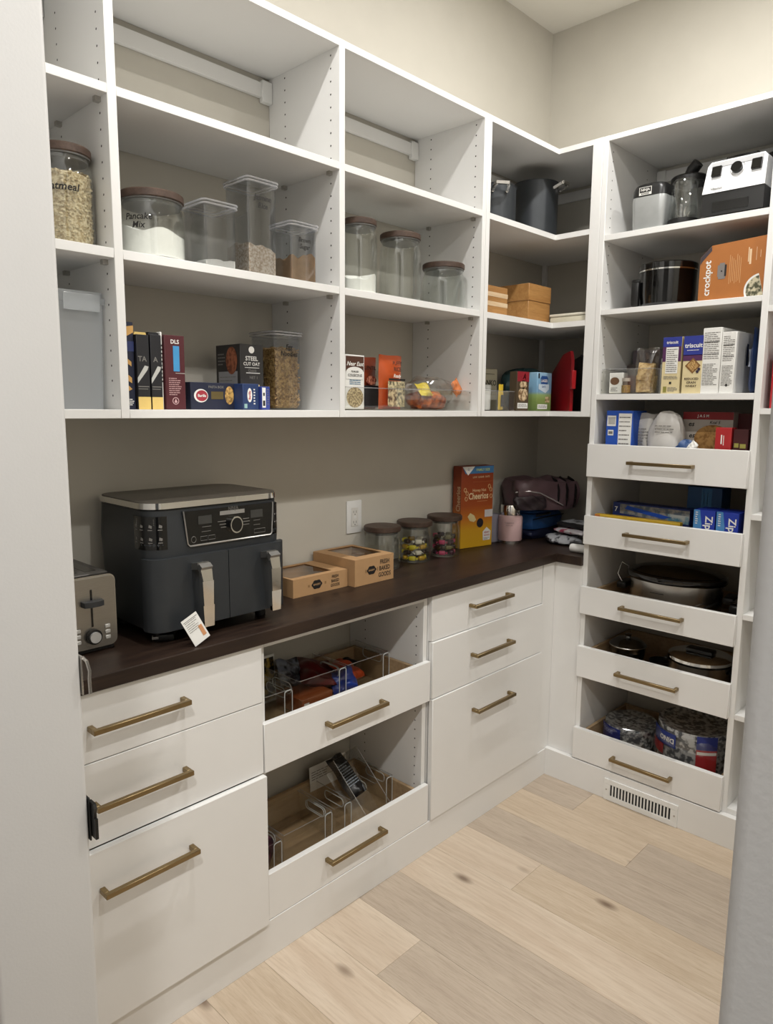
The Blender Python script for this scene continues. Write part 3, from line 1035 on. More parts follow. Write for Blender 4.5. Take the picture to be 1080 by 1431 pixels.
fill_square('brown_sugar', 'tan brown sugar in the small square container', 'sugar', (0.2450, -1.6220, Z2), LEFT, 0.0795, 0.0795, 0.062, mat('brown_sugar_grain', '#9b7a56', 0.9, var=0.12, vscale=90, bump=0.4, bscale=300), 9, 0.004, 0.005)

t = square_tub('tall clear container packed with egg noodles beside the dark carton', (0.1420, -1.6080, Z1), 0.090, 0.115, 0.214, TG, ['Egg', 'Noodles'], 0.0185, 0.80, 0.52)
nb = MB().box(-0.0395, 0.0395, -0.052, 0.052, 0.004, 0.162, 0.004)
rg = random.Random(21)
for k in range(620):
    fc = rg.choice('ffflllt')
    z = rg.uniform(0.008, 0.163)
    if fc == 'f':
        p, n_ = Vector((rg.uniform(-.038, .038), -0.0525, z)), Vector((0, -1, 0))
    elif fc == 'l':
        p, n_ = Vector((-0.040, rg.uniform(-.05, .05), z)), Vector((-1, 0, 0))
    else:
        p, n_ = Vector((rg.uniform(-.036, .036), rg.uniform(-.048, .048), 0.164 + rg.random() * 0.006)), Vector((0, 0, 1))
    a = n_.cross(Vector((0.3, 0.2, 0.9))).normalized()
    b = n_.cross(a)
    th_ = rg.random() * 6.283
    d1 = a * math.cos(th_) + b * math.sin(th_)
    d2 = n_.cross(d1)
    ln = rg.uniform(0.005, 0.008)
    cv = rg.uniform(-0.004, 0.004)
    nb.tube([p - d1 * ln, p + d2 * cv + n_ * 0.0004, p + d1 * ln], 0.0017, 4)
o = link_mesh('egg_noodles', nb, speck('noodle', '#8a6534', '#d0a968', 140, 0.6, 0.36, 0.60), None, 50)
o.location = (0.1420, -1.6080, Z1)
o.rotation_euler = (0, 0, R(LEFT))
tag(o, 'golden egg noodles packed into the tall container', 'noodles', None, 'stuff')

glass_jar('glass jar with a little white flour at the divider of the middle shelf', (0.222, -1.3600, Z2), 0.0530, 0.212, JG)
fill_round('white_flour', 'white flour sloping in the jar by the divider', 'flour', (0.222, -1.3600, Z2), 0.0495, 0.0066, 0.052, WHITEPOW, 14, 0.006)
glass_jar('tall empty glass jar between the flour jar and the squat jar', (0.215, -1.1760, Z2), 0.0655, 0.204, JG)
glass_jar('squat empty glass jar nearest the corner shelves', (0.214, -0.9620, Z2), 0.0725, 0.146, JG)

# frosted latching tub on the lowest shelf of the first bay
t = thing('cereal_keeper', 'tall frosted plastic food keeper with a clip lid', 'container', (0.1700, -2.2100, Z1), LEFT)
pr = rrect(-0.062, 0.062, -0.085, 0.085, 0.020, 5)
bt = rrect(-0.056, 0.056, -0.078, 0.078, 0.020, 5)
n = len(pr)
b = MB()
b.add([(p[0], p[1], 0) for p in bt] + [(p[0], p[1], 0.222) for p in pr], [(i, (i + 1) % n, (i + 1) % n + n, i + n) for i in range(n)] + [tuple(range(n))])
part(t, 'tub_body', b, FROST)
l = MB().prism(rrect(-0.066, 0.066, -0.089, 0.089, 0.022, 5), 0.222, 0.234)
l.prism(rrect(-0.061, 0.061, -0.084, 0.084, 0.020, 5), 0.234, 0.246)
part(t, 'lid', l, FROST)
for (x0, x1, y0, y1) in ((-0.032, 0.045, -0.0935, -0.0895), (-0.030, 0.030, 0.0895, 0.0935)):
    part(t, 'clip', MB().box(x0, x1, y0, y1, 0.205, 0.240, 0.0015, 2), FROST)

# ================================================================== WALL SHELVES: CARTONS ON THE LOWEST SHELF
NAVY, BLK, CREAM = card('#161c33'), card('#15151a'), card('#d9bb6e')
W_, D_, H_ = 0.036, 0.16, 0.192
t = carton('pasta_box', 'navy pasta carton with golden pasta print against the divider', 'carton', (0.170, -2.1045, Z1), LEFT, W_, D_, H_, NAVY)
fn = face_fn('f', W_, D_, H_)
for pq in ([[(0, .150), (W_, .170), (W_, .185), (0, .178)], [(0, .115), (W_ * .8, .095), (W_ * .8, .105), (0, .128)], [(0, .075), (W_ * .8, .058), (W_ * .8, .070), (0, .092)], [(0, .03), (W_ * .8, .045), (W_ * .6, .052), (0, .042)]]):
    decal(t, 'printed_pasta', fn, [pq], card('#c79a58'))
decal(t, 'printed_band', fn, [(0, W_, .128, .150)], card('#2a3462'))
decal(t, 'small_print', fn, lines(.006, W_ - .004, .008, .024, 4, 3), INKW)
for k, (yy, ww, hh) in enumerate(((-2.0700, 0.030, 0.166), (-2.0380, 0.027, 0.168))):
    t = carton('pasta_pack', ['black pasta pack with yellow base, next to the navy carton', 'black pasta pack with yellow base, next to the maroon carton'][k], 'pack', (0.190, yy, Z1), LEFT, ww, 0.14, hh, BLK, 'black pasta packs')
    fn = face_fn('f', ww, 0.14, hh)
    decal(t, 'yellow_base', fn, [(0, ww, 0, .028)], CREAM)
    decal(t, 'printed_knife', fn, [[(0, .058), (ww * .8, .088), (ww * .9, .096), (ww * .6, .098), (0, .070)]], card('#b9b9b4'))
    decal(t, 'printed_lines', fn, [(.001, ww * .9, .050, .052), (.001, ww * .8, .045, .0465)], INKG)
    letters(t, fn, ww * .42, .112, 'TA' if k == 0 else 'A', 0.016, INKG)
    fl = MB().prism([(-ww / 2, hh), (ww / 2, hh), (ww / 2 - .002, hh + .006), (-ww / 2 + .002, hh + .006)], -.06, .05, 'xz')
    part(t, 'folded_top', fl, CREAM if k == 0 else BLK)
t = carton('folder_sleeve', 'thin white carton edge wedged beside the maroon carton', 'carton', (0.180, -2.0215, Z1), LEFT, 0.004, 0.15, 0.176, PAPERW)
decal(t, 'small_print', face_fn('f', .004, .15, .176), lines(.0004, .0036, .06, .15, 10, 5), INK)
W_, D_, H_ = 0.051, 0.13, 0.170
MAROON = card('#4a141c')
t = carton('cracker_box', 'maroon carton with a blue stripe on the lower shelf', 'carton', (0.197, -1.9920, Z1), LEFT, W_, D_, H_, MAROON)
fn = face_fn('f', W_, D_, H_)
decal(t, 'blue_stripe', fn, [(.021, .037, .088, .146)], card('#3f8fc4'))
letters(t, fn, .026, .155, 'DLS', .013, INKW)
decal(t, 'perforation', fn, [(.026, W_, .0835, .0842)], INKW)
decal(t, 'small_print', fn, lines(.008, .040, .032, .074, 9, 8), card('#b58f8f'))
decal(t, 'round_mark', fn, [oval(.024, .020, .0085, .0085)], card('#c7a3a3'))
decal(t, 'round_mark_centre', lambda a, b: fn(a, b)[:1] + (fn(a, b)[1] - .0003,) + fn(a, b)[2:], [oval(.024, .020, .0068, .0068)], MAROON)
decal(t, 'drop_mark', lambda a, b: (fn(a, b)[0], fn(a, b)[1] - .0005, fn(a, b)[2]), [[(.024, .0255), (.020, .017), (.024, .015), (.028, .017)]], card('#c7a3a3'))
W_, D_, H_ = 0.074, 0.112, 0.170
t = carton('cookie_box', 'dark grey upright carton with a cookie picture, beside the noodles', 'carton', (0.1440, -1.7310, Z1), LEFT, W_, D_, H_, card('#2a2827'))
fl_, ff_ = face_fn('l', W_, D_, H_), face_fn('f', W_, D_, H_)
decal(t, 'facts_panel', fl_, [(.012, .100, .002, .100)], card('#8f8f90'))
decal(t, 'small_print', lambda a, b: (fl_(a, b)[0] - .0003,) + fl_(a, b)[1:], lines(.018, .094, .008, .09, 9, 4, .2), INKG)
decal(t, 'printed_cookie', lambda a, b: (fl_(a, b)[0] - .0004,) + fl_(a, b)[1:], [oval(.074, .128, .026, .036)], speck('cookie_print', '#6b3b24', '#94573a', 90))
decal(t, 'printed_headline', fl_, lines(.010, .044, .115, .150, 4, 6, .35), INKG)
decal(t, 'round_logo', ff_, [oval(.036, .156, .009, .009)], INKW)
letters(t, ff_, .036, .133, 'STEEL', .0155, INKW)
letters(t, ff_, .036, .119, 'CUT OAT', .012, INKW)
decal(t, 'printed_rules', ff_, [(.014, .060, .109, .1105), (.018, .062, .095, .097)], INKW)
letters(t, ff_, .038, .102, 'Quick', .011, INKG)
letters(t, ff_, .042, .084, 'NET 1', .010, INKG)
decal(t, 'cream_panel', ff_, [(.016, .060, .052, .066)], card('#cdbb85'))
W_, D_, H_ = 0.128, 0.055, 0.067
t = carton('lasagne_box', 'navy pasta carton lying on its long side with a red oval', 'carton', (0.185, -1.8600, Z1), LEFT, W_, D_, H_, NAVY)
fn = face_fn('f', W_, D_, H_)
decal(t, 'oval_rim', fn, [oval(.029, .034, .020, .0165)], INKW)
decal(t, 'red_oval', lambda a, b: (fn(a, b)[0], fn(a, b)[1] - .0004, fn(a, b)[2]), [oval(.031, .034, .0165, .0135)], card('#9c2c38'))
letters(t, lambda a, b: (fn(a, b)[0], fn(a, b)[1] - .0008, fn(a, b)[2]), .031, .034, 'Barilla', .0095, INKW)
letters(t, fn, .073, .056, 'PASTA BOX', .0085, INKG)
decal(t, 'window_print', fn, [(.058, .094, .026, .045)], card('#5a4c26'))
decal(t, 'pasta_photo', fn, [oval(.112, .036, .013, .023)], speck('pasta_photo', '#8a6a3a', '#d3a85f', 120))
W_, D_, H_ = 0.050, 0.075, 0.066
t = carton('spaghetti_box', 'short navy carton end with a small red and white oval', 'carton', (0.213, -1.7720, Z1), LEFT, W_, D_, H_, card('#1f3561'))
fn = face_fn('f', W_, D_, H_)
decal(t, 'oval_rim', fn, [oval(.021, .037, .0075, .018)], INKW)
letters(t, lambda a, b: (fn(a, b)[0], fn(a, b)[1] - .0004, fn(a, b)[2]), .021, .037, 'Barilla', .009, card('#b3303c'), rot=90)
decal(t, 'side_print', fn, lines(.033, .038, .012, .055, 6, 3), INKW)
decal(t, 'corner_tag', fn, [(.004, .013, .004, .015)], card('#8fb3b0'))
W_, D_, H_ = 0.026, 0.070, 0.060
t = carton('noodle_soup_box', 'narrow blue and white carton against the noodle container', 'carton', (0.224, -1.7310, Z1), LEFT, W_, D_, H_, card('#30408a'))
fn = face_fn('f', W_, D_, H_)
decal(t, 'white_panel', fn, [(.001, .012, .006, .057)], PAPERW)
decal(t, 'printed_marks', lambda a, b: (fn(a, b)[0], fn(a, b)[1] - .0003, fn(a, b)[2]), [(.003, .010, .010, .024), (.004, .009, .036, .044)], INK)
decal(t, 'side_print', fn, lines(.017, .022, .012, .055, 7, 9), INKG)

# ---- second bay, lowest shelf: two acrylic bins with pouches
BG = 'clear acrylic organiser bins'
acrylic_bin('long clear bin of pouches on the lowest wall shelf', (0.1850, -1.3130, Z1), LEFT, 0.335, 0.19, 0.066, BG, cut=False)
acrylic_bin('clear bin with the orange bag on the lowest wall shelf', (0.1850, -1.0100, Z1), LEFT, 0.255, 0.19, 0.068, BG, cut=False)
ZB = Z1 + 0.0034
W_, D_, H_ = 0.078, 0.05, 0.156
t = carton('couscous_box', 'white and brown couscous carton standing in the long bin', 'carton', (0.2300, -1.4080, ZB), LEFT, W_, D_, H_, PAPERW)
fn = face_fn('f', W_, D_, H_)
decal(t, 'brown_header', fn, [(.003, W_ - .003, .108, .152)], card('#4c2c1c'))
decal(t, 'white_arch', lambda a, b: (fn(a, b)[0], fn(a, b)[1] - .0003, fn(a, b)[2]), [[(.004, .086)] + [(.039 + .035 * math.cos(R(180 - k * 15)), .106 + .016 * math.sin(R(k * 15))) for k in range(13)] + [(.074, .086)]], PAPERW)
f2 = lambda a, b: (fn(a, b)[0], fn(a, b)[1] - .0007, fn(a, b)[2])
letters(t, f2, .039, .130, 'Near East', .0165, INKW, shear=.3)
letters(t, f2, .039, .108, 'PEARLED', .0075, INK)
letters(t, f2, .039, .097, 'COUSCOUS', .0105, INK)
decal(t, 'small_print', fn, lines(.018, .062, .070, .086, 3, 5), card('#3f6f8f'))
decal(t, 'grain_photo', fn, [oval(.040, .034, .034, .030)], speck('couscous_photo', '#7d6a48', '#cdbb92', 160))
t = thing('snack_pouch', 'dark orange snack pouch behind the couscous carton', 'pouch', (0.1750, -1.2930, ZB), LEFT, 'orange pouches')
part(t, 'pouch_body', pouch_mb(.105, .160, .035, 3, .002), mat('orange_pouch_dark', '#8f3a1c', .35, var=.05))
f3 = lambda a, b: (a - .0525, -.0262, b)
decal(t, 'black_panel', f3, [(.006, .099, .006, .072)], BLK)
decal(t, 'food_print', f3, [oval(.06, .088, .022, .014)], speck('food_print_red', '#7a2d22', '#d38a6c', 140))
letters(t, f3, .055, .125, 'LENTIL', .016, INK)
t = thing('snack_pouch', 'bright orange pouch with a vegetable picture in the long bin', 'pouch', (0.2250, -1.2280, ZB), 96, 'orange pouches')
part(t, 'pouch_body', pouch_mb(.112, .166, .036, 8, .002), mat('orange_pouch', '#b64e20', .32, var=.05))
f3 = lambda a, b: (a - .056, -.0272 + .09 * max(0, b - .12), b)
decal(t, 'vegetable_photo', f3, [(.012, .098, .008, .086)], speck('vegetable_photo', '#4f4a3a', '#d8c9a0', 75, lo=.38, hi=.62))
letters(t, f3, .060, .140, 'PUFFY', .017, INK)
letters(t, f3, .060, .122, 'RICE', .018, INK)
letters(t, f3, .058, .102, 'Ready', .015, INKW, shear=.3)
decal(t, 'dark_strip', f3, [(.016, .100, .088, .094)], INK)
t = thing('dried_fruit_bag', 'clear crumpled bag with orange dried fruit in the second bin', 'bag', (0.1850, -1.0050, ZB), LEFT)
part(t, 'clear_film', lump_mb(.096, .056, .052, 5, .22, 28, 16), FILM)
part(t, 'orange_contents', lump_mb(.070, .045, .030, 9, .16), speck('orange_fruit', '#8a3a10', '#d06a1c', 70, .4), kind='stuff')
part(t, 'yellow_label', pouch_mb(.060, .05, .012, 4, .004).xf(Matrix.Translation((-.055, -.050, .045)) @ Matrix.Rotation(R(-35), 4, 'X')), mat('yellow_label', '#d7c33c', .4))
part(t, 'orange_corner', pouch_mb(.055, .04, .010, 6, .004).xf(Matrix.Translation((.090, -.045, .065)) @ Matrix.Rotation(R(55), 4, 'Y')), mat('orange_corner', '#cf7a45', .4))
t = thing('film_sleeve', 'empty clear plastic sleeve standing behind the orange pouches', 'bag', (0.1350, -1.1700, ZB), 100)
part(t, 'clear_film', pouch_mb(.10, .125, .03, 12, .006), FILM)

# ---- corner shelves
DARKPOT = mat('hard_anodised_grey', '#3c3f42', .42, .35, var=.05)
def pot(label, loc, rad, h, handle_dir, lid=False):
    t = thing('stock_pot', label, 'pot', loc, 0, 'pots on the corner shelf')
    pr = [(0, 0), (rad - .006, 0), (rad, .006), (rad, h - .002), (rad + .003, h), (rad - .002, h), (rad - .003, h - .004), (rad - .003, .006), (0, .005)]
    part(t, 'pot_body', MB().lathe(pr, n=44), DARKPOT)
    a = R(handle_dir)
    ca, sa = math.cos(a), math.sin(a)
    def P(r, s_, z):
        return (ca * r - sa * s_, sa * r + ca * s_, z)
    hd = MB()
    hd.bar([P(rad, -.028, h - .030), P(rad + .030, -.024, h - .016), P(rad + .038, -.018, h - .010)], .008, .010)
    hd.bar([P(rad, .028, h - .030), P(rad + .030, .024, h - .016), P(rad + .038, .018, h - .010)], .008, .010)
    hd.bar([P(rad + .036, -.024, h - .011), P(rad + .036, .024, h - .011)], .012, .010)
    part(t, 'handle', hd, STEEL)
    for s_ in (-.026, .026):
        part(t, 'rivet', MB().cyl(P(rad - .002, s_, h - .030), P(rad + .006, s_, h - .030), .005, 10), STEEL)
    return t
ZC2 = ZS[2][1] + .0004
pot('tall dark grey stock pot in the corner of the top shelf', (0.150, -0.320, ZC2), .085, .226, 8)
t = pot('dark grey saucepan with a steel handle at the top shelf divider', (0.150, -0.610, ZC2), .085, .150, -38)
part(t, 'lid_bail', MB().tube([(.05, -.075, .128), (.035, -.088, .105), (.0, -.092, .060), (-.02, -.088, .02)], .003, 8), BLACKP)
ZC1 = ZS[1][1] + .0004
t = thing('bamboo_box', 'large lidded bamboo box on the corner shelf', 'box', (0.1860, -0.4350, ZC1), 90)
part(t, 'box_body', MB().box(-.076, .076, -.070, .070, 0, .078, .0012), BAMBOO)
part(t, 'box_lid', MB().box(-.078, .078, -.072, .072, .0785, .140, .0012), BAMBOO)
t = thing('bamboo_box', 'small striped wooden box partly hidden at the shelf divider', 'box', (0.2050, -0.7300, ZC1), 90)
part(t, 'box_body', MB().box(-.060, .060, -.066, .066, 0, .098, .0012), BAMBOO)
for z in (.030, .062):
    part(t, 'pale_band', MB().box(-.0608, .0608, -.0668, .0668, z, z + .015), wood('pale_maple', '#cdb08a', '#dcc4a2', '#b3946c', along=0, rough=.5))
t = thing('sandwich_tray', 'low cream plastic tray with a lid beside the bamboo box', 'tray', (0.3560, -0.3050, ZC1), 0)
part(t, 'tray_body', MB().box(-.080, .075, -.085, .085, 0, .024, .006, 2), mat('cream_plastic', '#c9c4b0', .5))
part(t, 'tray_lid', MB().box(-.082, .077, -.087, .087, .0245, .034, .004, 2), mat('cream_lid', '#d6d2c2', .5))

acrylic_bin('clear bin of small goods on the lowest corner shelf', (0.1900, -0.7180, Z1), LEFT, 0.205, 0.18, 0.072, BG, cut=False)
W_, D_, H_ = 0.115, 0.045, 0.164
t = carton('breadcrumb_box', 'beige breadcrumb carton at the back of the corner shelf', 'carton', (0.0700, -0.5230, Z1), LEFT, W_, D_, H_, card('#a79e86'))
fn = face_fn('f', W_, D_, H_)
letters(t, fn, .058, .108, 'PANKO', .030, INK)
decal(t, 'printed_rules', fn, [(.020, .096, .142, .144), (.020, .096, .078, .081)], INK)
letters(t, fn, .058, .066, 'BREAD', .014, INK)
t = carton('olive_box', 'olive green carton beside the breadcrumb carton', 'carton', (0.0700, -0.6250, Z1), LEFT, 0.075, 0.045, 0.156, card('#7c7430'))
t = carton('navy_carton', 'small navy carton inside the corner bin', 'carton', (0.1600, -0.7420, Z1 + .0034), LEFT, 0.075, 0.05, 0.098, card('#1f2156'))
t = thing('white_tub', 'white plastic tub inside the corner bin', 'tub', (0.1750, -0.6690, Z1 + .0034), 0)
part(t, 'tub_body', MB().lathe([(0, 0), (.026, 0), (.028, .004), (.028, .076), (0, .076)], n=28), WHITEP)
part(t, 'tub_lid', MB().lathe([(0, .0765), (.029, .0765), (.029, .090), (.027, .092), (0, .092)], n=28), mat('grey_lid', '#bfbfbb', .4))
t = thing('spice_packet', 'yellow and black spice packet at the end of the corner bin', 'packet', (0.2300, -0.6350, Z1 + .0034), LEFT)
part(t, 'packet_body', pouch_mb(.030, .094, .014, 5, .001), mat('yellow_packet', '#c9a92f', .4))
decal(t, 'dark_print', lambda a, b: (a - .015, -.0095, b), [(.004, .026, .012, .055)], INK)
t = thing('snack_bag', 'orange net bag of snacks slumped in the corner bin', 'bag', (0.2300, -0.7880, Z1 + .0034), LEFT)
part(t, 'bag_body', pouch_mb(.050, .080, .03, 9, .004), speck('orange_snack', '#6e3a20', '#c98756', 110))
W_, D_, H_ = 0.080, 0.034, 0.147
t = carton('wafer_box', 'red and brown cereal bar carton on the corner shelf', 'carton', (0.2430, -0.5330, Z1), LEFT, W_, D_, H_, card('#4b3d2b'))
fn = face_fn('f', W_, D_, H_)
decal(t, 'red_header', fn, [(0, W_, .110, H_)], card('#8e1f2a'))
letters(t, fn, .046, .128, 'A', .030, INKW, shear=.3)
decal(t, 'food_photo', fn, [oval(.042, .098, .024, .016), oval(.040, .062, .032, .026)], speck('granola_photo', '#7a5d3d', '#d9c19b', 70))
decal(t, 'white_label', fn, [(.006, .074, .010, .030)], PAPERW)
decal(t, 'small_print', lambda a, b: (fn(a, b)[0], fn(a, b)[1] - .0003, fn(a, b)[2]), lines(.010, .070, .013, .027, 3, 2), INKG)
W_, D_, H_ = 0.104, 0.055, 0.149
t = carton('oat_drink_carton', 'blue and green carton with a meadow print on the corner shelf', 'carton', (0.2330, -0.3830, Z1), LEFT, W_, D_, H_,
           ramp_z('meadow_print', [(0, '#5c6f3a'), (.30, '#7f9450'), (.42, '#8fa86a'), (.50, '#7da6c4'), (.80, '#88b6d6'), (1, '#9cc3dd')], 0, H_))
fn = face_fn('f', W_, D_, H_)
decal(t, 'blue_badge', fn, [[(.022, .126), (.030, .136), (.068, .136), (.078, .126), (.074, .104), (.026, .104)]], card('#27508c'))
decal(t, 'white_shape', fn, [[(.010, .104), (.085, .104), (.085, .085), (.060, .070), (.010, .085)]], card('#c6d6e0'))
f2 = lambda a, b: (fn(a, b)[0], fn(a, b)[1] - .0004, fn(a, b)[2])
letters(t, f2, .050, .117, 'LAGER', .015, INKW)
letters(t, f2, .046, .094, 'OATS', .011, card('#27508c'))
decal(t, 'black_mark', fn, [(.006, .015, .126, .145)], INK)
decal(t, 'food_photo', fn, [(.060, .092, .034, .056)], speck('oat_photo', '#8a744d', '#cdb98f', 80))
decal(t, 'white_label', fn, [(.006, .076, .008, .026)], PAPERW)
decal(t, 'small_print', f2, lines(.010, .072, .011, .023, 3, 6), INKG)
t = thing('teal_bag', 'teal bag slumped behind the cartons in the corner', 'bag', (0.1000, -0.2850, Z1), 60)
part(t, 'bag_body', lump_mb(.105, .058, .086, 4, .08), mat('teal_fabric', '#2e4a4c', .5, var=.15, vscale=14))
t = thing('red_tray', 'red plastic tray standing on edge in the corner shelves', 'tray', (0.2900, -0.2900, Z1), -42)
tr = MB().prism([(-.150, .0), (.105, .0), (.105, .195), (.085, .230), (.0, .222), (-.150, .150)], -.006, .006, 'xz')
part(t, 'tray_body', tr, mat('red_plastic', '#8c1018', .30))
part(t, 'rim_tab', MB().box(.105, .128, -.008, .008, .085, .155, .002), mat('red_rim', '#a81a20', .30))
for k, (dx, hh) in enumerate(((.030, .215), (.062, .225))):
    t = thing('black_tray', ['black baking tray on edge behind the red tray', 'black baking tray on edge nearest the tower panel'][k], 'tray', (0.3050 + dx, -0.2750 + dx * .4, Z1), -46, 'trays on edge in the corner')
    tr = MB().prism([(-.150, .0), (.095, .0), (.095, hh - .03), (.070, hh), (-.150, hh - .02)], -.004, .004, 'xz')
    part(t, 'tray_body', tr, BLACKP)
    part(t, 'tray_rim', MB().tube([(.095, -.006, .0045), (.097, -.006, hh - .03), (.070, -.006, hh)], .004, 6), BLACKP)

# ================================================================== ON THE COUNTER
ZT = CT1 + .0005
# ---- toaster
t = thing('toaster', 'brushed steel four-slice toaster at the doorway end of the counter', 'toaster', (0.1280, -2.2820, ZT), LEFT)
TW, TDp, THt = .272, .212, .178
part(t, 'steel_body', MB().prism(rrect(-TW / 2, TW / 2, .010, THt, .016, 5), -TDp / 2 + .004, TDp / 2 - .004, 'xz'), STEEL)
part(t, 'front_panel', MB().prism(rrect(-TW / 2 + .003, TW / 2 - .003, .012, THt - .004, .014, 5), -TDp / 2, -TDp / 2 + .0038, 'xz'), mat('satin_steel', '#a5a19a', .33, .95, var=.05, vscale=40, stretch=(1, 1, 25)))
part(t, 'top_plate', MB().box(-TW / 2 + .012, TW / 2 - .012, -TDp / 2 + .012, TDp / 2 - .012, THt, THt + .004, .002), mat('grey_top', '#6f6c68', .4, .6))
part(t, 'foot_base', MB().box(-TW / 2 + .006, TW / 2 - .006, -TDp / 2 + .008, TDp / 2 - .008, 0, .0098, .002), BLACKP)
for x in (-.098, -.056, .052, .094):
    part(t, 'bread_slot', MB().box(x - .013, x + .013, -.070, .078, THt + .0038, THt + .0046), BLACKG)
for x in (-.077, .077):
    yv = -TDp / 2
    part(t, 'lever_track', MB().box(x - .0022, x + .0022, yv - .0012, yv + .0002, .062, .148), BLACKG)
    lv = MB().prism([(x - .024, -.0), (x + .024, -.0), (x + .022, -.016), (x + .010, -.021), (x - .010, -.021), (x - .022, -.016)], .112, .124)
    part(t, 'lever', lv.xf(Matrix.Translation((0, yv - .001, 0))), GREYP)
    k = part(t, 'dial', MB().cyl((x, yv - .0005, .040), (x, yv - .011, .040), .0175, 28), BLACKP)
    part(k, 'dial_face', MB().cyl((x, yv - .0112, .040), (x, yv - .0165, .040), .0125, 28), mat('silver_dial', '#c9c8c5', .3, .4))
    for sx in (-1, 1):
        for z in (.032, .045, .058):
            part(t, 'button', MB().box(x + sx * .034 - .006, x + sx * .034 + .006, yv - .0035, yv - .0003, z - .0042, z + .0042, .001), mat('silver_button', '#cfcdc8', .35, .3))

# ---- dual-basket air fryer
t = thing('air_fryer', 'large charcoal dual-basket air fryer with steel rim on the counter', 'air fryer', (0.1650, -1.9010, ZT), LEFT)
FW = .205                       # half width (local x); front at local -y
CH = mat('air_fryer_charcoal', '#34373a', .42, .25, var=.04)
body = MB()
secs = [(.028, .180, -.118, .140, .045), (.060, .186, -.126, .142, .045), (.205, .192, -.132, .144, .046), (.240, .194, -.134, .145, .047), (.3185, .190, -.128, .143, .047)]
ring = None
rings = []
for z, hx, y0, y1, r in secs:
    rings.append([(p[0], p[1], z) for p in rrect(-hx, hx, y0, y1, r, 7)])
n = len(rings[0])
vv = [p for q in rings for p in q]
ff = [tuple(range(n - 1, -1, -1)), tuple(range((len(rings) - 1) * n, len(rings) * n))]
for i in range(len(rings) - 1):
    ff += [(i * n + k, i * n + (k + 1) % n, (i + 1) * n + (k + 1) % n, (i + 1) * n + k) for k in range(n)]
body.add(vv, ff)
part(t, 'housing', body, CH, smooth=50)
part(t, 'steel_rim', MB().prism(rrect(-.195, .195, -.134, .146, .054, 8), .3225, .3365), CHROME, smooth=50)
part(t, 'rim_gap', MB().prism(rrect(-.187, .187, -.126, .140, .050, 8), .3180, .3230), BLACKP)
tp = MB()
tp.prism(rrect(-.191, .191, -.130, .142, .052, 8), .3365, .3380)
part(t, 'top_plate', tp, mat('top_plate_grey', '#57524b', .35, .5, var=.04))
for x in (-.15, .15):
    for y in (-.08, .11):
        part(t, 'rubber_foot', MB().cyl((x, y, 0), (x, y, .0245), .014, 14), BLACKP)
FY = -.1335
PM = Matrix.Translation((.004, 0, .016)) @ Matrix.Diagonal((.84, 1, 1, 1))
pp = [(-.118, .214), (.172, .214), (.178, .296), (-.130, .296)]
part(t, 'control_panel', MB().prism(pp, FY - .0030, FY + .004, 'xz').xf(PM), BLACKG)
cp = lambda a, b: (a * .84 + .004, FY - .0034, b + .016)
part(t, 'panel_trim', MB().tube([(-.130, FY - .003, .297), (-.119, FY - .0035, .218), (-.112, FY - .0035, .2125), (.168, FY - .0035, .2125), (.174, FY - .0035, .218), (.179, FY - .003, .297)], .0022, 6).xf(PM), mat('silver_trim', '#aeaca8', .3, .8))
dk = part(t, 'control_dial', MB().cyl((.036, FY - .003, .252), (.036, FY - .016, .252), .021, 30).xf(PM), CHROME)
part(dk, 'dial_face', MB().cyl((.036, FY - .0162, .252), (.036, FY - .0172, .252), .0175, 30).xf(PM), BLACKG)
for x in (-.062, .118):
    part(t, 'display', MB().box(x - .022, x + .022, FY - .0036, FY - .003, .262, .282).xf(PM), mat('display_grey', '#3a3a38', .25))
decal(t, 'silver_band', cp, [(-.012, .074, .278, .288)], mat('silver_print', '#9b9995', .4, .5))
letters(t, lambda a, b: (a * .84 + .004, FY - .0036, b + .016), .034, .2925, 'NINJA', .013, mat('logo_grey', '#55534f', .4))
decal(t, 'panel_print', cp, [(-.072, -.052, .2545, .2555), (-.052, -.042, .2545, .2555), (-.074, -.044, .243, .244), (.106, .130, .2545, .2555), (.106, .130, .243, .244), (.068, .090, .262, .2635), (.068, .092, .2545, .256), (.068, .090, .247, .2485), (-.020, .008, .262, .2635), (-.014, .008, .2545, .256), (-.010, .008, .247, .2485)], INKG)
pts = [(-.080, .222), (-.058, .222), (-.058, .233), (-.080, .233)]
for a0, a1 in ((-.078, -.056), (-.052, -.030), (.108, .148)):
    part(t, 'touch_key', MB().tube([(a0, FY - .0034, .222), (a1, FY - .0034, .222), (a1, FY - .0034, .232), (a0, FY - .0034, .232)], .0005, 4, closed=True).xf(PM), INKG)
part(t, 'power_key', MB().tube([(p[0], FY - .0034, p[1]) for p in oval(-.100, .227, .0075, .0075, 16)], .0006, 4, closed=True).xf(PM), INKG)
# glossy guide stickers wrapped round the front corners
def wrap(sgn, s0, s1, z0, z1, off=.0012):
    """strip of the rounded housing corner between arc positions s0..s1 (metres from the start of the bend)"""
    r = .047
    cx, cy = sgn * (.193 - r), -.133 + r
    def fn(s_, z):
        a = s_ / r
        if s_ < 0:
            return (cx - sgn * s_ * -1.0 if False else cx + sgn * s_, -.133 - off, z)
        if a > math.pi / 2:
            return (cx + sgn * (r + off), cy + (s_ - r * math.pi / 2), z)
        return (cx + sgn * (r + off) * math.sin(a), cy - (r + off) * math.cos(a), z)
    return fn
fnw = wrap(-1, 0, 0, 0, 0)
st = MB().grid(12, 2, lambda u_, v_: fnw(.001 + .092 * (1 - u_), .228 + .078 * v_))
part(t, 'guide_sticker', st, BLACKG)
fnw2 = wrap(-1, 0, 0, 0, 0, .0018)
dec = MB()
rg = random.Random(5)
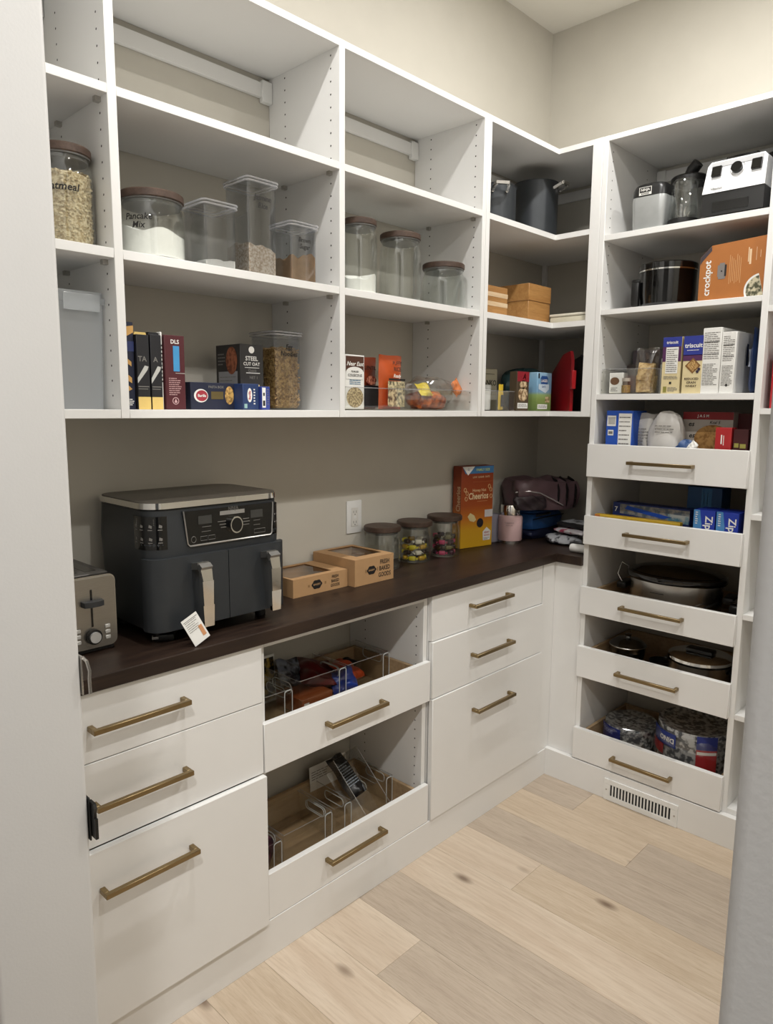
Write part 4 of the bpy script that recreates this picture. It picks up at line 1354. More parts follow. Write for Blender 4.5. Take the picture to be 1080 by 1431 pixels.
for r0 in (.274, .244):
    for c0 in (.012, .034, .056, .076):
        for p in ([(c0, r0), (c0 + .010, r0), (c0 + .010, r0 + .002), (c0, r0 + .002)], [(c0 + .001, r0 + .005), (c0 + .008, r0 + .007), (c0 + .007, r0 + .014), (c0, r0 + .011)]):
            dec.add([fnw2(a, b) for a, b in p], [(0, 1, 2, 3)])
for k in range(4):
    z = .298 - k * .004
    dec.add([fnw2(a, b) for a, b in ((.030, z), (.080, z), (.080, z + .002), (.030, z + .002))], [(0, 1, 2, 3)])
part(t, 'sticker_print', dec, INKG, smooth=0, kind='stuff')
fnw3 = wrap(1, 0, 0, 0, 0)
part(t, 'guide_sticker', MB().grid(8, 2, lambda u_, v_: fnw3(.010 + .060 * u_, .228 + .078 * v_)), BLACKG)
fnw4 = wrap(1, 0, 0, 0, 0, .0018)
dec = MB()
for r0 in (.278, .258):
    dec.add([fnw4(a, b) for a, b in ((.016, r0), (.034, r0), (.034, r0 + .003), (.016, r0 + .003))], [(0, 1, 2, 3)])
dec.add([fnw4(a, b) for a, b in ((.012, .232), (.050, .232), (.050, .242), (.012, .242))], [(0, 1, 2, 3)])
part(t, 'sticker_print', dec, mat('sticker_grey', '#8d8c8a', .4), smooth=0, kind='stuff')
# two basket drawers with bow handles
for x0, x1, hx, lab in ((-.197, .010, -.078, None), (.012, .194, .122, None)):
    b = MB()
    zz = [(.018, .000), (.030, .004), (.180, .010), (.192, .008)]
    ya, yb_ = FY - .011, FY + .034
    if x0 < -.1:
        pl_ = [(x1, yb_), (x1, ya)] + [(x0 + .042 - .042 * math.sin(R(q)), ya + .042 - .042 * math.cos(R(q))) for q in range(0, 91, 10)]
        pl_[-1] = (x0, yb_)
    else:
        pl_ = [(x0, ya), (x0, yb_)] + [(x1 - .030 + .030 * math.sin(R(q)), ya + .030 - .030 * math.cos(R(q))) for q in range(90, -1, -10)]
    b.prism(pl_, .034, .207)
    bk = part(t, 'basket_front', b, CH, smooth=30)
    h = MB()
    path = [(0, FY - .006, .180), (0, FY - .040, .186), (0, FY - .052, .178), (.003, FY - .054, .150), (.006, FY - .050, .090), (.010, FY - .044, .036)]
    h.bar([(hx + a, b_, c_) for a, b_, c_ in path[:3]], .030, .016, (0, 0, 1))
    part(bk, 'handle_bridge', h, mat('handle_grey', '#8b8a87', .3, .8))
    g = MB()
    P_ = [(hx + a, b_, c_) for a, b_, c_ in path[2:]]
    for a, b_ in zip(P_[:-1], P_[1:]):
        a, b_ = Vector(a), Vector(b_)
        g.add([a + Vector((-.015, 0, 0)), a + Vector((.015, 0, 0)), b_ + Vector((.013, 0, 0)), b_ + Vector((-.013, 0, 0)),
               a + Vector((-.015, .010, 0)), a + Vector((.015, .010, 0)), b_ + Vector((.013, .010, 0)), b_ + Vector((-.013, .010, 0))],
              [(0, 1, 2, 3), (4, 7, 6, 5), (0, 4, 5, 1), (1, 5, 6, 2), (2, 6, 7, 3), (3, 7, 4, 0)])
    part(bk, 'handle_grip', g, CHROME, 'polished steel handle grip')
# power cord and plug
t = thing('power_cord', 'black power cord with two-pin plug lying under the air fryer', 'cord', (0, 0, 0))
part(t, 'cable', MB().tube([(.100, -1.860, ZT + .0045), (.150, -1.905, ZT + .0045), (.185, -1.960, ZT + .0045), (.235, -2.000, ZT + .0045), (.252, -2.024, ZT + .006)], .0036, 8), BLACKP)
pl = MB().box(-.011, .011, -.018, .018, 0, .016, .003, 2).xf(Matrix.Translation((.262, -2.040, ZT)) @ Matrix.Rotation(R(-28), 4, 'Z'))
part(t, 'plug', pl, BLACKP)
for s_ in (-.006, .006):
    part(t, 'pin', MB().box(s_ - .0008, s_ + .0008, -.033, -.017, .005, .011).xf(Matrix.Translation((.262, -2.040, ZT)) @ Matrix.Rotation(R(-28), 4, 'Z')), STEEL)
# paper tag
t = thing('paper_tag', 'white paper tag leaning at the counter edge below the air fryer', 'tag', (0.3600, -1.9950, ZT + .0010), LEFT)
t.rotation_euler = (R(-10), R(-25), R(90))
part(t, 'tag_sheet', MB().box(-.022, .022, -.0006, .0006, .0100, .080), PAPERW)
fn = lambda a, b: (-.022 + a * .88, -.0012, .0120 + b)
decal(t, 'printed_lines', fn, lines(.005, .040, .030, .060, 6, 12, .25), INKG)
decal(t, 'printed_rule', fn, [(.003, .047, .0605, .0615)], INK)
decal(t, 'orange_corner', fn, [(.034, .045, .008, .036)], card('#c98f63'))

# ---- bakery boxes
KRAFT = mat('kraft_board', '#b08a60', .75, var=.04, vscale=30)
def bakery(label, loc, rz, w_, d, h, window):
    t = thing('bakery_box', label, 'box', loc, rz, 'kraft bakery boxes on the counter')
    th = .0015
    part(t, 'box_tray', MB().shell([(-w_ / 2, -d / 2), (w_ / 2, -d / 2), (w_ / 2, d / 2), (-w_ / 2, d / 2)], 0, h, th), KRAFT, smooth=0)
    wx0, wx1, wy0, wy1 = window
    l = MB()
    l.box(-w_ / 2, w_ / 2, -d / 2, wy0, h, h + th)
    l.box(-w_ / 2, w_ / 2, wy1, d / 2, h, h + th)
    l.box(-w_ / 2, wx0, wy0, wy1, h, h + th)
    l.box(wx1, w_ / 2, wy0, wy1, h, h + th)
    part(t, 'lid_frame', l, KRAFT, smooth=0)
    rg = random.Random(int(w_ * 1000))
    part(t, 'window_film', MB().grid(14, 14, lambda u_, v_: (wx0 - .003 + (wx1 - wx0 + .006) * u_, wy0 - .003 + (wy1 - wy0 + .006) * v_, h - .0012 + .0010 * math.sin(9 * u_ + 5 * v_) * math.sin(7 * v_))), FILM)
    fn = face_fn('f', w_, d, h)
    decal(t, 'round_stamp', fn, [[(w_ * .42 + .020 * math.cos(a) * (1 + .08 * math.cos(6 * a)), h * .52 + .014 * math.sin(a) * (1 + .08 * math.cos(6 * a))) for a in [k * math.pi / 14 for k in range(28)]]], INK)
    for k, tx in enumerate(('FRESH', 'BAKED', 'B-KERY' if False else 'GOODS')):
        letters(t, fn, w_ * .76, h * (.76 - .25 * k), tx, h * .24, INK, xs=.8)
    letters(t, lambda a, b: (fn(a, b)[0], fn(a, b)[1] - .0004, fn(a, b)[2]), w_ * .42, h * .52, 'BAKERY', .0078, KRAFT)
    decal(t, 'side_marks', fn, [(w_ * .26, w_ * .29, h * .45, h * .58), (w_ * .56, w_ * .59, h * .45, h * .6)], mat('kraft_print', '#8c6a44', .8))
    return t
bakery('flat kraft bakery box with film window beside the air fryer', (0.1000, -1.4790, ZT), LEFT, .218, .168, .054, (-.100, .062, -.062, .070))
bakery('taller kraft bakery box with an open film window by the jars', (0.1120, -1.2770, ZT), LEFT, .176, .200, .084, (-.045, .072, -.062, .085))

# ---- wide-lidded glass jars on the counter
CJ = 'glass jars on the counter'
def cjar(label, loc, rad, h, lid_r):
    return glass_jar(label, loc, rad, h, CJ, lid_r=lid_r)
cjar('clear empty glass jar behind the taller bakery box', (0.0720, -1.0980, ZT), .0640, .150, 1.02)
cjar('glass jar of yellow wrapped sweets on the counter', (0.0720, -.9280, ZT), .0610, .150, 1.08)
cjar('glass jar of pink wrapped sweets beside the cereal box', (0.0860, -.7720, ZT), .0590, .156, 1.14)
def sweets(cx, cy, rad, cols, words, place, seed, n_):
    rg = random.Random(seed)
    k = 0
    placed = []
    for lay in range(4):
        for i in range(n_):
            a = 2 * math.pi * (i + .5 * (lay % 2)) / n_ + rg.uniform(-.15, .15)
            r = rad - .021
            p = (cx + r * math.cos(a), cy + r * math.sin(a), ZT + .0062 + lay * .0205)
            o = link_mesh('wrapped_sweet', SWEET, cols[k % len(cols)], None, 50)
            o.location = p
            o.rotation_euler = (0, 0, a + rg.uniform(-.3, .3) + math.pi / 2)
            tag(o, 'small %s wrapped sweet inside %s' % (words[k % len(cols)], place), 'sweet', 'wrapped sweets in ' + place)
            k += 1
SWEET = MB().box(-.0125, .0125, -.0085, .0085, 0, .016, .004, 2)
SWEET.add([(-.0125, 0, .008), (-.0205, -.008, .004), (-.0205, .008, .012)], [(0, 1, 2)])
SWEET.add([(.0125, 0, .008), (.0205, -.008, .004), (.0205, .008, .012)], [(0, 1, 2)])
C1 = [mat('sweet_gold', '#c39a26', .3, .3), mat('sweet_yellow', '#d7c52e', .3), mat('sweet_dark', '#33241a', .35), mat('sweet_cream', '#d8d0bb', .4)]
C2 = [mat('sweet_plum', '#3a1b26', .3), mat('sweet_pink', '#c94a6c', .3), mat('sweet_dark', '#33241a', .35), mat('sweet_olive', '#6a6238', .3)]
sweets(.0720, -.9280, .0575, C1, ('gold', 'bright yellow', 'dark brown', 'cream'), 'the middle counter jar', 4, 6)
sweets(.0860, -.7720, .0555, C2, ('plum', 'pink', 'dark brown', 'olive'), 'the counter jar by the cereal box', 6, 6)

# ---- cereal box (front print without the cartoon figure)
W_, D_, H_ = .172, .050, .330
t = carton('cereal_box', 'orange and yellow breakfast cereal box standing on the counter', 'carton', (0.0515, -.5500, ZT), 79, W_, D_, H_,
           ramp_z('cereal_print', [(0, '#d2a21e'), (.22, '#cf9a1f'), (.36, '#c07020'), (.52, '#a04a1c'), (1, '#7f2f16')], 0, H_))
fn = face_fn('f', W_, D_, H_)
f2 = lambda a, b: (fn(a, b)[0], fn(a, b)[1] - .0004, fn(a, b)[2])
decal(t, 'blue_banner', fn, [[(.020, H_ - .030), (W_, H_ - .030), (W_, H_ - .001), (.004, H_ - .001)]], card('#3d6f9c'))
decal(t, 'white_corner', f2, [[(.004, H_ - .001), (.070, H_ - .001), (.034, H_ - .036)]], PAPERW)
letters(t, f2, .114, H_ - .016, 'FAMILY SIZE', .0135, card('#b9c46a'))
letters(t, f2, .036, H_ - .013, 'G', .015, card('#2f5f9a'))
letters(t, f2, .105, H_ - .045, 'LOW  SUGAR  OATS', .010, card('#d2b48a'))
letters(t, f2, .096, .232, 'Honey Nut', .016, card('#e2b98b'))
letters(t, f2, .092, .208, 'Cheerios', .037, card('#ead0a6'), xs=.78)
decal(t, 'small_banner', f2, [(.06, .165, .266, .2665), (.085, .14, .186, .188)], card('#c98a5a'))
rm = MB()
for cu, cv in ((.020, .236), (.030, .222), (.026, .200), (.158, .232), (.160, .205), (.150, .245)):
    pts = [f2(a, b) for a, b in oval(cu, cv, .0062, .0078, 14)]
    rm.tube(pts, .0016, 5, closed=True)
part(t, 'printed_rings', rm, card('#d3a878'), smooth=0, kind='stuff')
decal(t, 'cream_drop', f2, [[(.036, .128), (.050, .142), (.072, .130), (.082, .112), (.070, .104), (.048, .110)]], card('#d8c690'))
decal(t, 'dark_seal', f2, [oval(.104, .098, .018, .019)], card('#1e1a22'))
decal(t, 'white_roundel', f2, [(.128, W_, .120, .150)], card('#cfcac8'))
decal(t, 'white_badge', f2, [[(.122, .024), (.160, .024), (.164, .060), (.141, .078), (.120, .060)]], PAPERW)
f5 = lambda a, b: (fn(a, b)[0], fn(a, b)[1] - .0008, fn(a, b)[2])
letters(t, f5, .142, .056, 'HEART', .010, card('#b3382e'))
letters(t, f5, .142, .044, 'GOOD', .010, card('#b3382e'))
decal(t, 'badge_lines', f5, lines(.126, .156, .026, .036, 2, 4), INKG)
fl_ = face_fn('l', W_, D_, H_)
letters(t, fl_, .034, .200, 'Cheerios', .034, card('#d9b48a'), rot=90, xs=.8)

t = carton('grey_carton', 'small plain lavender grey carton behind the pink flask', 'carton', (0.0480, -.4080, ZT), 80, .060, .040, .118, card('#8b8894'))
# ---- food flask
t = thing('food_flask', 'pale pink insulated food flask with a steel cup lid', 'flask', (0.1100, -.3640, ZT), 0)
part(t, 'flask_body', MB().lathe([(0, .012), (.0495, .012), (.0505, .014), (.0505, .108), (.048, .114), (.040, .117), (0, .117)], n=40), mat('pink_enamel', '#c9a8a6', .35))
part(t, 'steel_foot', MB().lathe([(0, 0), (.0475, 0), (.0480, .0118), (0, .0118)], n=40), STEEL)
part(t, 'steel_cup_lid', MB().lathe([(0, .1172), (.0405, .1172), (.0412, .119), (.0412, .158), (.0395, .161), (0, .161)], n=40), CHROME)
mb = text_mb(MB(), 'THERMOS', .0085, lambda a, b: (.0511 * math.sin(R(30) + a / .0505), -.0511 * math.cos(R(30) + a / .0505), .088 + b))
text_mb(mb, 'brand' if False else 'FOOD JAR', .006, lambda a, b: (.0511 * math.sin(R(30) + a / .0505), -.0511 * math.cos(R(30) + a / .0505), .078 + b))
part(t, 'lettering', mb, mat('grey_pink_ink', '#7d6a6a', .5), smooth=0)
# ---- lunch bags in the corner
def softbox(x0, x1, y0, y1, z0, z1, seed, bulge=.012, n_=12):
    bm = bmesh.new()
    bmesh.ops.create_cube(bm, size=1)
    bmesh.ops.subdivide_edges(bm, edges=bm.edges[:], cuts=n_, use_grid_fill=True)
    rg = random.Random(seed)
    ph = [rg.random() * 6.28 for _ in range(6)]
    for q in bm.verts:
        p = q.co * 2
        k = Vector((p.x * math.sqrt(max(0, 1 - p.y * p.y * .16 - p.z * p.z * .16)), p.y * math.sqrt(max(0, 1 - p.x * p.x * .16 - p.z * p.z * .16)), p.z * math.sqrt(max(0, 1 - p.x * p.x * .10 - p.y * p.y * .10))))
        wv = bulge * (math.sin(4 * p.x + ph[0] + 2 * p.z) * math.sin(3 * p.y + ph[1]) + .6 * math.sin(7 * p.y + 4 * p.z + ph[2]) * math.cos(5 * p.x + ph[3]))
        co = Vector(((x0 + x1) / 2 + k.x * (x1 - x0) / 2, (y0 + y1) / 2 + k.y * (y1 - y0) / 2, (z0 + z1) / 2 + k.z * (z1 - z0) / 2))
        nn = Vector((p.x ** 5, p.y ** 5, p.z ** 5 if p.z > 0 else 0))
        if nn.length > .01:
            co += nn.normalized() * wv
        co.z = max(co.z, z0)
        q.co = co
    return MB().bmx(bm)
t = thing('lunch_bag', 'bright blue insulated lunch bag with navy base in the counter corner', 'bag', (0.0850, -.1480, ZT), 0)
part(t, 'bag_body', softbox(-.068, .078, -.128, .130, .042, .112, 3, .004), mat('blue_nylon', '#2f5f9e', .45, var=.08, vscale=20))
part(t, 'bag_base', softbox(-.062, .070, -.122, .124, 0, .0425, 5, .003), mat('navy_nylon', '#1d2340', .5))
part(t, 'zip', MB().tube([(.079, -.124, .092), (.084, -.06, .094), (.084, .06, .095), (.079, .124, .093)], .0022, 6), BLACKP)
part(t, 'bag_lid', softbox(-.068, .076, -.128, .130, .1122, .130, 8, .003), mat('blue_nylon_dark', '#2b5690', .45))
part(t, 'carry_handle', MB().tube([(.082, -.11, .108), (.104, -.10, .114), (.108, -.06, .115), (.096, -.02, .112), (.080, -.01, .110)], .005, 8), BLACKP)
t = thing('duffel_bag', 'mauve bag with black straps lying on top of the blue lunch bag', 'bag', (0.1500, -.2000, ZT + .1345), -30)
part(t, 'bag_body', softbox(-.085, .095, -.160, .150, 0, .128, 11, .012), mat('mauve_fabric', '#5b464a', .5, var=.12, vscale=18, bump=.2, bscale=300))
part(t, 'front_pocket', softbox(.070, .108, -.165, -.03, .006, .064, 6, .006), mat('dark_mauve', '#2d2327', .5))
part(t, 'zip_piping', MB().tube([(.080, -.160, .080), (.100, -.11, .086), (.104, -.06, .078), (.106, .0, .050), (.106, .05, .024)], .003, 6), mat('silver_piping', '#b9b2b0', .25, .5))
for k, y in enumerate((.035, .075, .115)):
    part(t, 'strap', MB().bar([(.090, y - .006, .012), (.096, y - .004, .050), (.092, y, .090), (.066, y + .002, .122), (.020, y + .002, .133)], .012, .004, (0, 1, 0)), BLACKP)
# ---- snack pouches and folded black pouch at the counter end
FLORAL = speck('grey_floral_foil', '#3a3a42', '#c3c6cb', 36, .35, .40, .50, .15)
PINKF = speck('pink_floral_foil', '#a8455c', '#d8d3d6', 34, .35, .40, .52, .15)
t = thing('snack_pouch', 'grey floral foil pouch lying flat at the end of the counter', 'pouch', (0.2900, -.2150, ZT), 10, 'patterned foil pouches')
part(t, 'pouch_body', lump_mb(.085, .066, .020, 5, .10, 26, 12), FLORAL)
t = thing('snack_pouch', 'pink and white foil pouch on top of the grey floral pouch', 'pouch', (0.3250, -.2100, ZT + .046), -14, 'patterned foil pouches')
part(t, 'pouch_body', lump_mb(.082, .055, .011, 8, .10, 26, 12), PINKF)
t = thing('pencil_case', 'flat black and grey zip case on top of the foil pouches', 'case', (0.3450, -.1850, ZT + .072), -8)
part(t, 'case_body', softbox(-.095, .095, -.060, .060, 0, .018, 4, .002), mat('black_canvas', '#17171a', .6))
part(t, 'patterned_panel', MB().box(-.080, .080, -.045, .045, .0190, .0200), FLORAL)
t = thing('paper_roll', 'rolled white paper tube at the edge of the counter', 'roll', (0.4350, -.3600, ZT + .0170), 0)
part(t, 'paper_tube', MB().tube([(-.038, 0, 0), (-.030, 0, 0), (.042, .004, 0)], [.0155, .0168, .0168], 24), PAPERW)

# ================================================================== TOWER SHELVES
SA, SB, SCc = TS[3][1] + .0004, TS[2][1] + .0004, TS[1][1] + .0004
# ---- personal blender base
t = thing('personal_blender', 'small silver and black personal blender base on the top tower shelf', 'blender', (0.6450, -.3420, SA), 0)
b = MB()
prs = [(.004, .053, .050, .016), (.012, .056, .053, .018), (.100, .060, .056, .020), (.110, .059, .055, .020)]
rg_ = [[(p[0], p[1], z) for p in rrect(-hx, hx, -hy, hy, r, 5)] for z, hx, hy, r in prs]
n = len(rg_[0])
b.add([p for q in rg_ for p in q], [tuple(range(n - 1, -1, -1)), tuple(range(3 * n, 4 * n))] + [(i * n + k, i * n + (k + 1) % n, (i + 1) * n + (k + 1) % n, (i + 1) * n + k) for i in range(3) for k in range(n)])
part(t, 'silver_base', b, mat('silver_plastic', '#a9abaa', .35, .35))
b = MB()
prs = [(.1105, .0595, .0555, .020), (.135, .058, .054, .020), (.150, .052, .048, .022), (.156, .040, .038, .024)]
rg_ = [[(p[0], p[1], z) for p in rrect(-hx, hx, -hy, hy, r, 5)] for z, hx, hy, r in prs]
b.add([p for q in rg_ for p in q], [tuple(range(n - 1, -1, -1)), tuple(range(3 * n, 4 * n))] + [(i * n + k, i * n + (k + 1) % n, (i + 1) * n + (k + 1) % n, (i + 1) * n + k) for i in range(3) for k in range(n)])
part(t, 'black_top', b, BLACKP)
lg = lambda a, b_: (a - .008, -.0572, b_)
decal(t, 'logo_plate', lg, [(-.022, .022, .114, .140)], INKW)
decal(t, 'logo_inset', lambda a, b_: (a - .008, -.0576, b_), [(-.020, .020, .1225, .1385)], INK)
letters(t, lambda a, b_: (a - .008, -.0580, b_), 0, .1305, 'NINJA', .0115, INKW)
letters(t, lambda a, b_: (a - .008, -.0578, b_), 0, .1180, 'BLENDER', .0068, INK)
for x in (-.04, .04):
    part(t, 'rubber_foot', MB().cyl((x, -.035, 0), (x, -.035, .006), .010, 12), BLACKP)
    part(t, 'rubber_foot', MB().cyl((x, .035, 0), (x, .035, .006), .010, 12), BLACKP)
# ---- clear blender cup upside down on its blade cap
t = thing('blender_cup', 'clear blending cup standing upside down on a black blade cap', 'cup', (0.7520, -.3480, SA), 0)
part(t, 'blade_cap', MB().lathe([(0, 0), (.048, 0), (.049, .004), (.049, .020), (.046, .022), (0, .022)], n=36), BLACKP)
part(t, 'clear_cup', MB().lathe([(.0475, .0222), (.0465, .06), (.041, .140), (.034, .150), (0, .151), (0, .149), (.033, .148), (.039, .139), (.0445, .06), (.0455, .0222)], n=36), GLASS)
bl = MB()
for a in (0, 90, 180, 270):
    ca, sa = math.cos(R(a)), math.sin(R(a))
    bl.bar([(0, 0, .030), (ca * .014, sa * .014, .036 + (.022 if a % 180 else 0)), (ca * .022, sa * .022, .046 + (.022 if a % 180 else 0))], .006, .0016)
part(t, 'blade', bl, STEEL)
# ---- black jug lid and pitcher behind the cup
t = thing('blender_pitcher', 'clear blender pitcher with black lid and handle behind the cup', 'pitcher', (0.7050, -.2000, SA), 0)
part(t, 'pitcher_body', MB().lathe([(0, 0), (.045, 0), (.050, .06), (.058, .178), (.056, .178), (.048, .06), (.043, .003), (0, .003)], n=30), SMOKY)
part(t, 'pitcher_lid', MB().lathe([(0, .1785), (.062, .1785), (.062, .196), (.056, .202), (0, .202)], n=30), BLACKP)
part(t, 'pour_spout', MB().tube([(.0, 0, .200), (.014, -.01, .222), (.034, -.015, .240)], [.022, .021, .019], 16), BLACKP)
part(t, 'pitcher_handle', MB().tube([(.056, -.01, .165), (.090, -.03, .160), (.094, -.032, .08), (.080, -.026, .024), (.050, -.012, .02)], .010, 8), BLACKP)
# ---- big blender motor base
t = thing('blender_motor_base', 'white and black blender motor base with two switches and a dial', 'blender', (0.9270, -.3100, SA), 0)
lo = MB()
lo.add([(-.094, -.095, .006), (.094, -.095, .006), (.094, .095, .006), (-.094, .095, .006), (-.093, -.093, .075), (.093, -.093, .075), (.093, .093, .075), (-.093, .093, .075)],
       [(3, 2, 1, 0), (4, 5, 6, 7), (0, 1, 5, 4), (1, 2, 6, 5), (2, 3, 7, 6), (3, 0, 4, 7)])
part(t, 'lower_housing', lo, BLACKP)
part(t, 'vent_recess', MB().box(-.060, .050, -.0962, -.0940, .016, .046, .0005), BLACKG)
hi = [(-.094, .0755), (-.090, .165), (-.080, .178), (.080, .178), (.090, .165), (.094, .0755)]
b = MB()
f0 = [(x, -.096 + .028 * (z - .0755) / .1, z) for x, z in hi]
b0 = [(x, .094 - .02 * (z - .0755) / .1, z) for x, z in hi]
k = len(hi)
b.add(f0 + b0, [tuple(range(k)), tuple(range(2 * k - 1, k - 1, -1))] + [(i, i + k, (i + 1) % k + k, (i + 1) % k) for i in range(k)])
part(t, 'white_shroud', b, mat('blender_white', '#e9eaec', .3), smooth=25)
fs = lambda a, b_: (a, -.0975 + .028 * (b_ - .0755) / .1, b_)
decal(t, 'grey_band', fs, [(-.078, .078, .158, .174)], card('#a9a9aa'))
for x in (-.058, .062):
    part(t, 'switch', MB().box(x - .015, x + .015, -.0108, 0, -.017, .017, .002).xf(Matrix.Translation((0, -.0755, .1420)) @ Matrix.Rotation(R(-15), 4, 'X')), BLACKG)
dl = MB().cyl((0, -.012, 0), (0, 0, 0), .017, 24).xf(Matrix.Translation((.004, -.0770, .1420)) @ Matrix.Rotation(R(-15), 4, 'X'))
part(t, 'speed_dial', dl, BLACKG)
part(t, 'dial_ring', MB().tube([(.004 + .022 * math.cos(R(a)), -.0775 + .28 * .022 * math.sin(R(a)), .1420 + .022 * math.sin(R(a))) for a in range(0, 360, 15)], .0008, 4, closed=True), METALG)
letters(t, fs, -.052, .0880, 'Vitamix', .012, INKG, shear=.3)
part(t, 'jar_seat', MB().box(-.060, .060, -.045, .060, .178, .188, .004), BLACKP)
part(t, 'centering_pad', MB().prism(rrect(-.050, .050, -.035, .050, .012, 4), .1882, .196), BLACKG)
for x in (-.075, .075):
    part(t, 'foot', MB().cyl((x, -.075, 0), (x, -.075, .006), .012, 12), BLACKP)
    part(t, 'foot', MB().cyl((x, .075, 0), (x, .075, .006), .012, 12), BLACKP)
# ---- black blender jar behind the motor base
t = thing('blender_jar', 'dark blender jar with black lid standing behind the motor base', 'jug', (0.9850, -.1400, SA), 0)
part(t, 'jar_body', MB().lathe([(0, 0), (.042, 0), (.046, .04), (.050, .195), (0, .195)], n=28), clear('dark_jar', (.35, .35, .36), .08, .1, milk=.2, milkcol=(.05, .05, .05)))
part(t, 'jar_lid', MB().lathe([(0, .1955), (.054, .1955), (.056, .215), (.050, .232), (.026, .240), (.024, .262), (0, .264)], n=28), BLACKP)

# ---- black slow cooker on the middle shelf
t = thing('slow_cooker', 'glossy black round cooker with steel band on the tower shelf', 'cooker', (0.6900, -.2950, SB), 0)
part(t, 'cooker_body', MB().lathe([(0, .006), (.086, .006), (.092, .012), (.095, .050), (.096, .122), (0, .122)], n=44), BLACKG)
part(t, 'steel_band', MB().lathe([(0, .1222), (.0985, .1222), (.0990, .127), (.0975, .128), (0, .128)], n=44), CHROME)
part(t, 'lid', MB().lathe([(0, .1282), (.0985, .1282), (.0985, .146), (.094, .150), (0, .152)], n=44), BLACKG)
part(t, 'base_ring', MB().lathe([(0, 0), (.080, 0), (.080, .0058), (0, .0058)], n=36), BLACKP)
part(t, 'side_handle', MB().box(-.114, -.082, -.045, .015, .090, .106, .005, 2), BLACKP)
part(t, 'front_leg', MB().box(-.098, -.070, -.078, -.060, .008, .090, .004, 2), BLACKP)
# ---- orange appliance carton
W_, D_, H_ = .200, .16, .176
ORANGE = card('#a8672c', .6)
t = thing('cooker_carton', 'orange cooker carton with a cut corner on the tower shelf', 'carton', (0.9400, -.3200, SB), 0)
pf = [(-W_ / 2, 0), (W_ / 2, 0), (W_ / 2, H_ + .006), (-W_ / 2 + .035, H_ - .004), (-W_ / 2, H_ - .038)]
part(t, 'box_body', MB().prism(pf, -D_ / 2, D_ / 2, 'xz'), ORANGE, smooth=0)
fn = face_fn('f', W_, D_, H_)
decal(t, 'dark_corner', fn, [[(.0005, H_ - .0385), (.0345, H_ - .0050), (.0360, H_ - .020), (.008, H_ - .050), (.001, H_ - .062)]], card('#3a3238'))
letters(t, fn, .026, .070, 'crockpot', .030, INKW, rot=90)
decal(t, 'side_print', fn, lines(.034, .038, .050, .100, 12, 3), card('#d9b58c'))
decal(t, 'cooker_photo', fn, [(.057, .085, .072, .108), (.060, .082, .064, .072), (.063, .079, .108, .114)], card('#7c7672'))
decal(t, 'cooker_photo_dark', lambda a, b_: (fn(a, b_)[0], fn(a, b_)[1] - .0004, fn(a, b_)[2]), [(.079, .085, .072, .108), (.068, .072, .086, .091)], INK)
decal(t, 'small_print', fn, [(.094 + .0055 * k, .0952 + .0055 * k, .046 + .004 * (k % 3), .136 - .006 * (k % 4)) for k in range(7)], card('#d3a876'))
decal(t, 'white_marks', fn, [(.148, .151, .108, .152), (.152, .158, .100, .146), (.172, .1732, .110, .150), (.184, .1852, .118, .140)], card('#e0c19c'))
decal(t, 'bowl_photo', fn, [[(W_ - .001, .006)] + [(W_ - .008 + .050 * math.cos(R(a)), .020 + .050 * math.sin(R(a))) for a in range(100, 205, 8)] + [(W_ - .052, .001), (W_ - .001, .001)]], INKW)
decal(t, 'food_photo', lambda a, b_: (fn(a, b_)[0], fn(a, b_)[1] - .0004, fn(a, b_)[2]), [[(W_ - .001, .006)] + [(W_ - .008 + .044 * math.cos(R(a)), .020 + .044 * math.sin(R(a))) for a in range(100, 205, 8)] + [(W_ - .046, .001), (W_ - .001, .001)]], speck('pasta_salad_photo', '#4a4a34', '#c9c0a2', 90))

# ---- snacks shelf
acrylic_bin('clear bin with crackers and a jar on the tower shelf', (0.6050, -.2950, SCc), 0, .195, .20, .090, BG, cut=False)
ZB3 = SCc + .0034
t = thing('cracker_bag', 'clear bag of folded crackers standing in the tower bin', 'bag', (0.6520, -.3350, ZB3), 10)
part(t, 'clear_film', pouch_mb(.080, .160, .058, 8, .004, top_pinch=.3), FILM)
rg = random.Random(4)
for k in range(9):
    ck = MB().box(-.026, .026, -.0045, .0045, 0, .062, .0016)
    o = part(t, 'cracker', ck, speck('cracker_tan', '#b08e5c', '#d6bb8a', 120, .8))
    o.location = (-.002 + rg.uniform(-.004, .004), -.020 + .0105 * (k % 5), .004 + .040 * (k // 5))
    o.rotation_euler = (rg.uniform(-.08, .08), rg.uniform(-.25, .25), rg.uniform(-.2, .2))
t = carton('white_sachet_box', 'small white carton with a brown picture in the tower bin', 'carton', (0.5480, -.3400, ZB3), 6, .050, .05, .074, PAPERW)
fn = face_fn('f', .050, .05, .074)
decal(t, 'brown_photo', fn, [oval(.020, .044, .017, .014)], card('#6b4a30'))
decal(t, 'small_print', fn, lines(.006, .032, .006, .022, 3, 4), INKG)
t = thing('spice_jar', 'little glass jar of tan spice in the tower bin', 'jar', (0.5900, -.3650, ZB3), 0)
part(t, 'jar_glass', MB().lathe([(0, 0), (.017, 0), (.017, .030), (.013, .036), (.013, .042), (0, .042)], n=20), GLASS)
part(t, 'jar_cap', MB().lathe([(0, .0422), (.0145, .0422), (.0145, .054), (0, .054)], n=20), mat('clear_cap', '#b7b2a8', .3))
part(t, 'spice', MB().lathe([(0, .002), (.0155, .002), (.0155, .028), (0, .030)], n=20), speck('tan_spice', '#8d7040', '#b5965c', 200))
t = thing('snack_tin', 'dark lidded tub at the back of the tower bin', 'tub', (0.5780, -.2550, ZB3), 0)
part(t, 'tub_body', MB().lathe([(0, 0), (.034, 0), (.036, .092), (0, .092)], n=24), mat('tub_grey', '#8d8a86', .5))
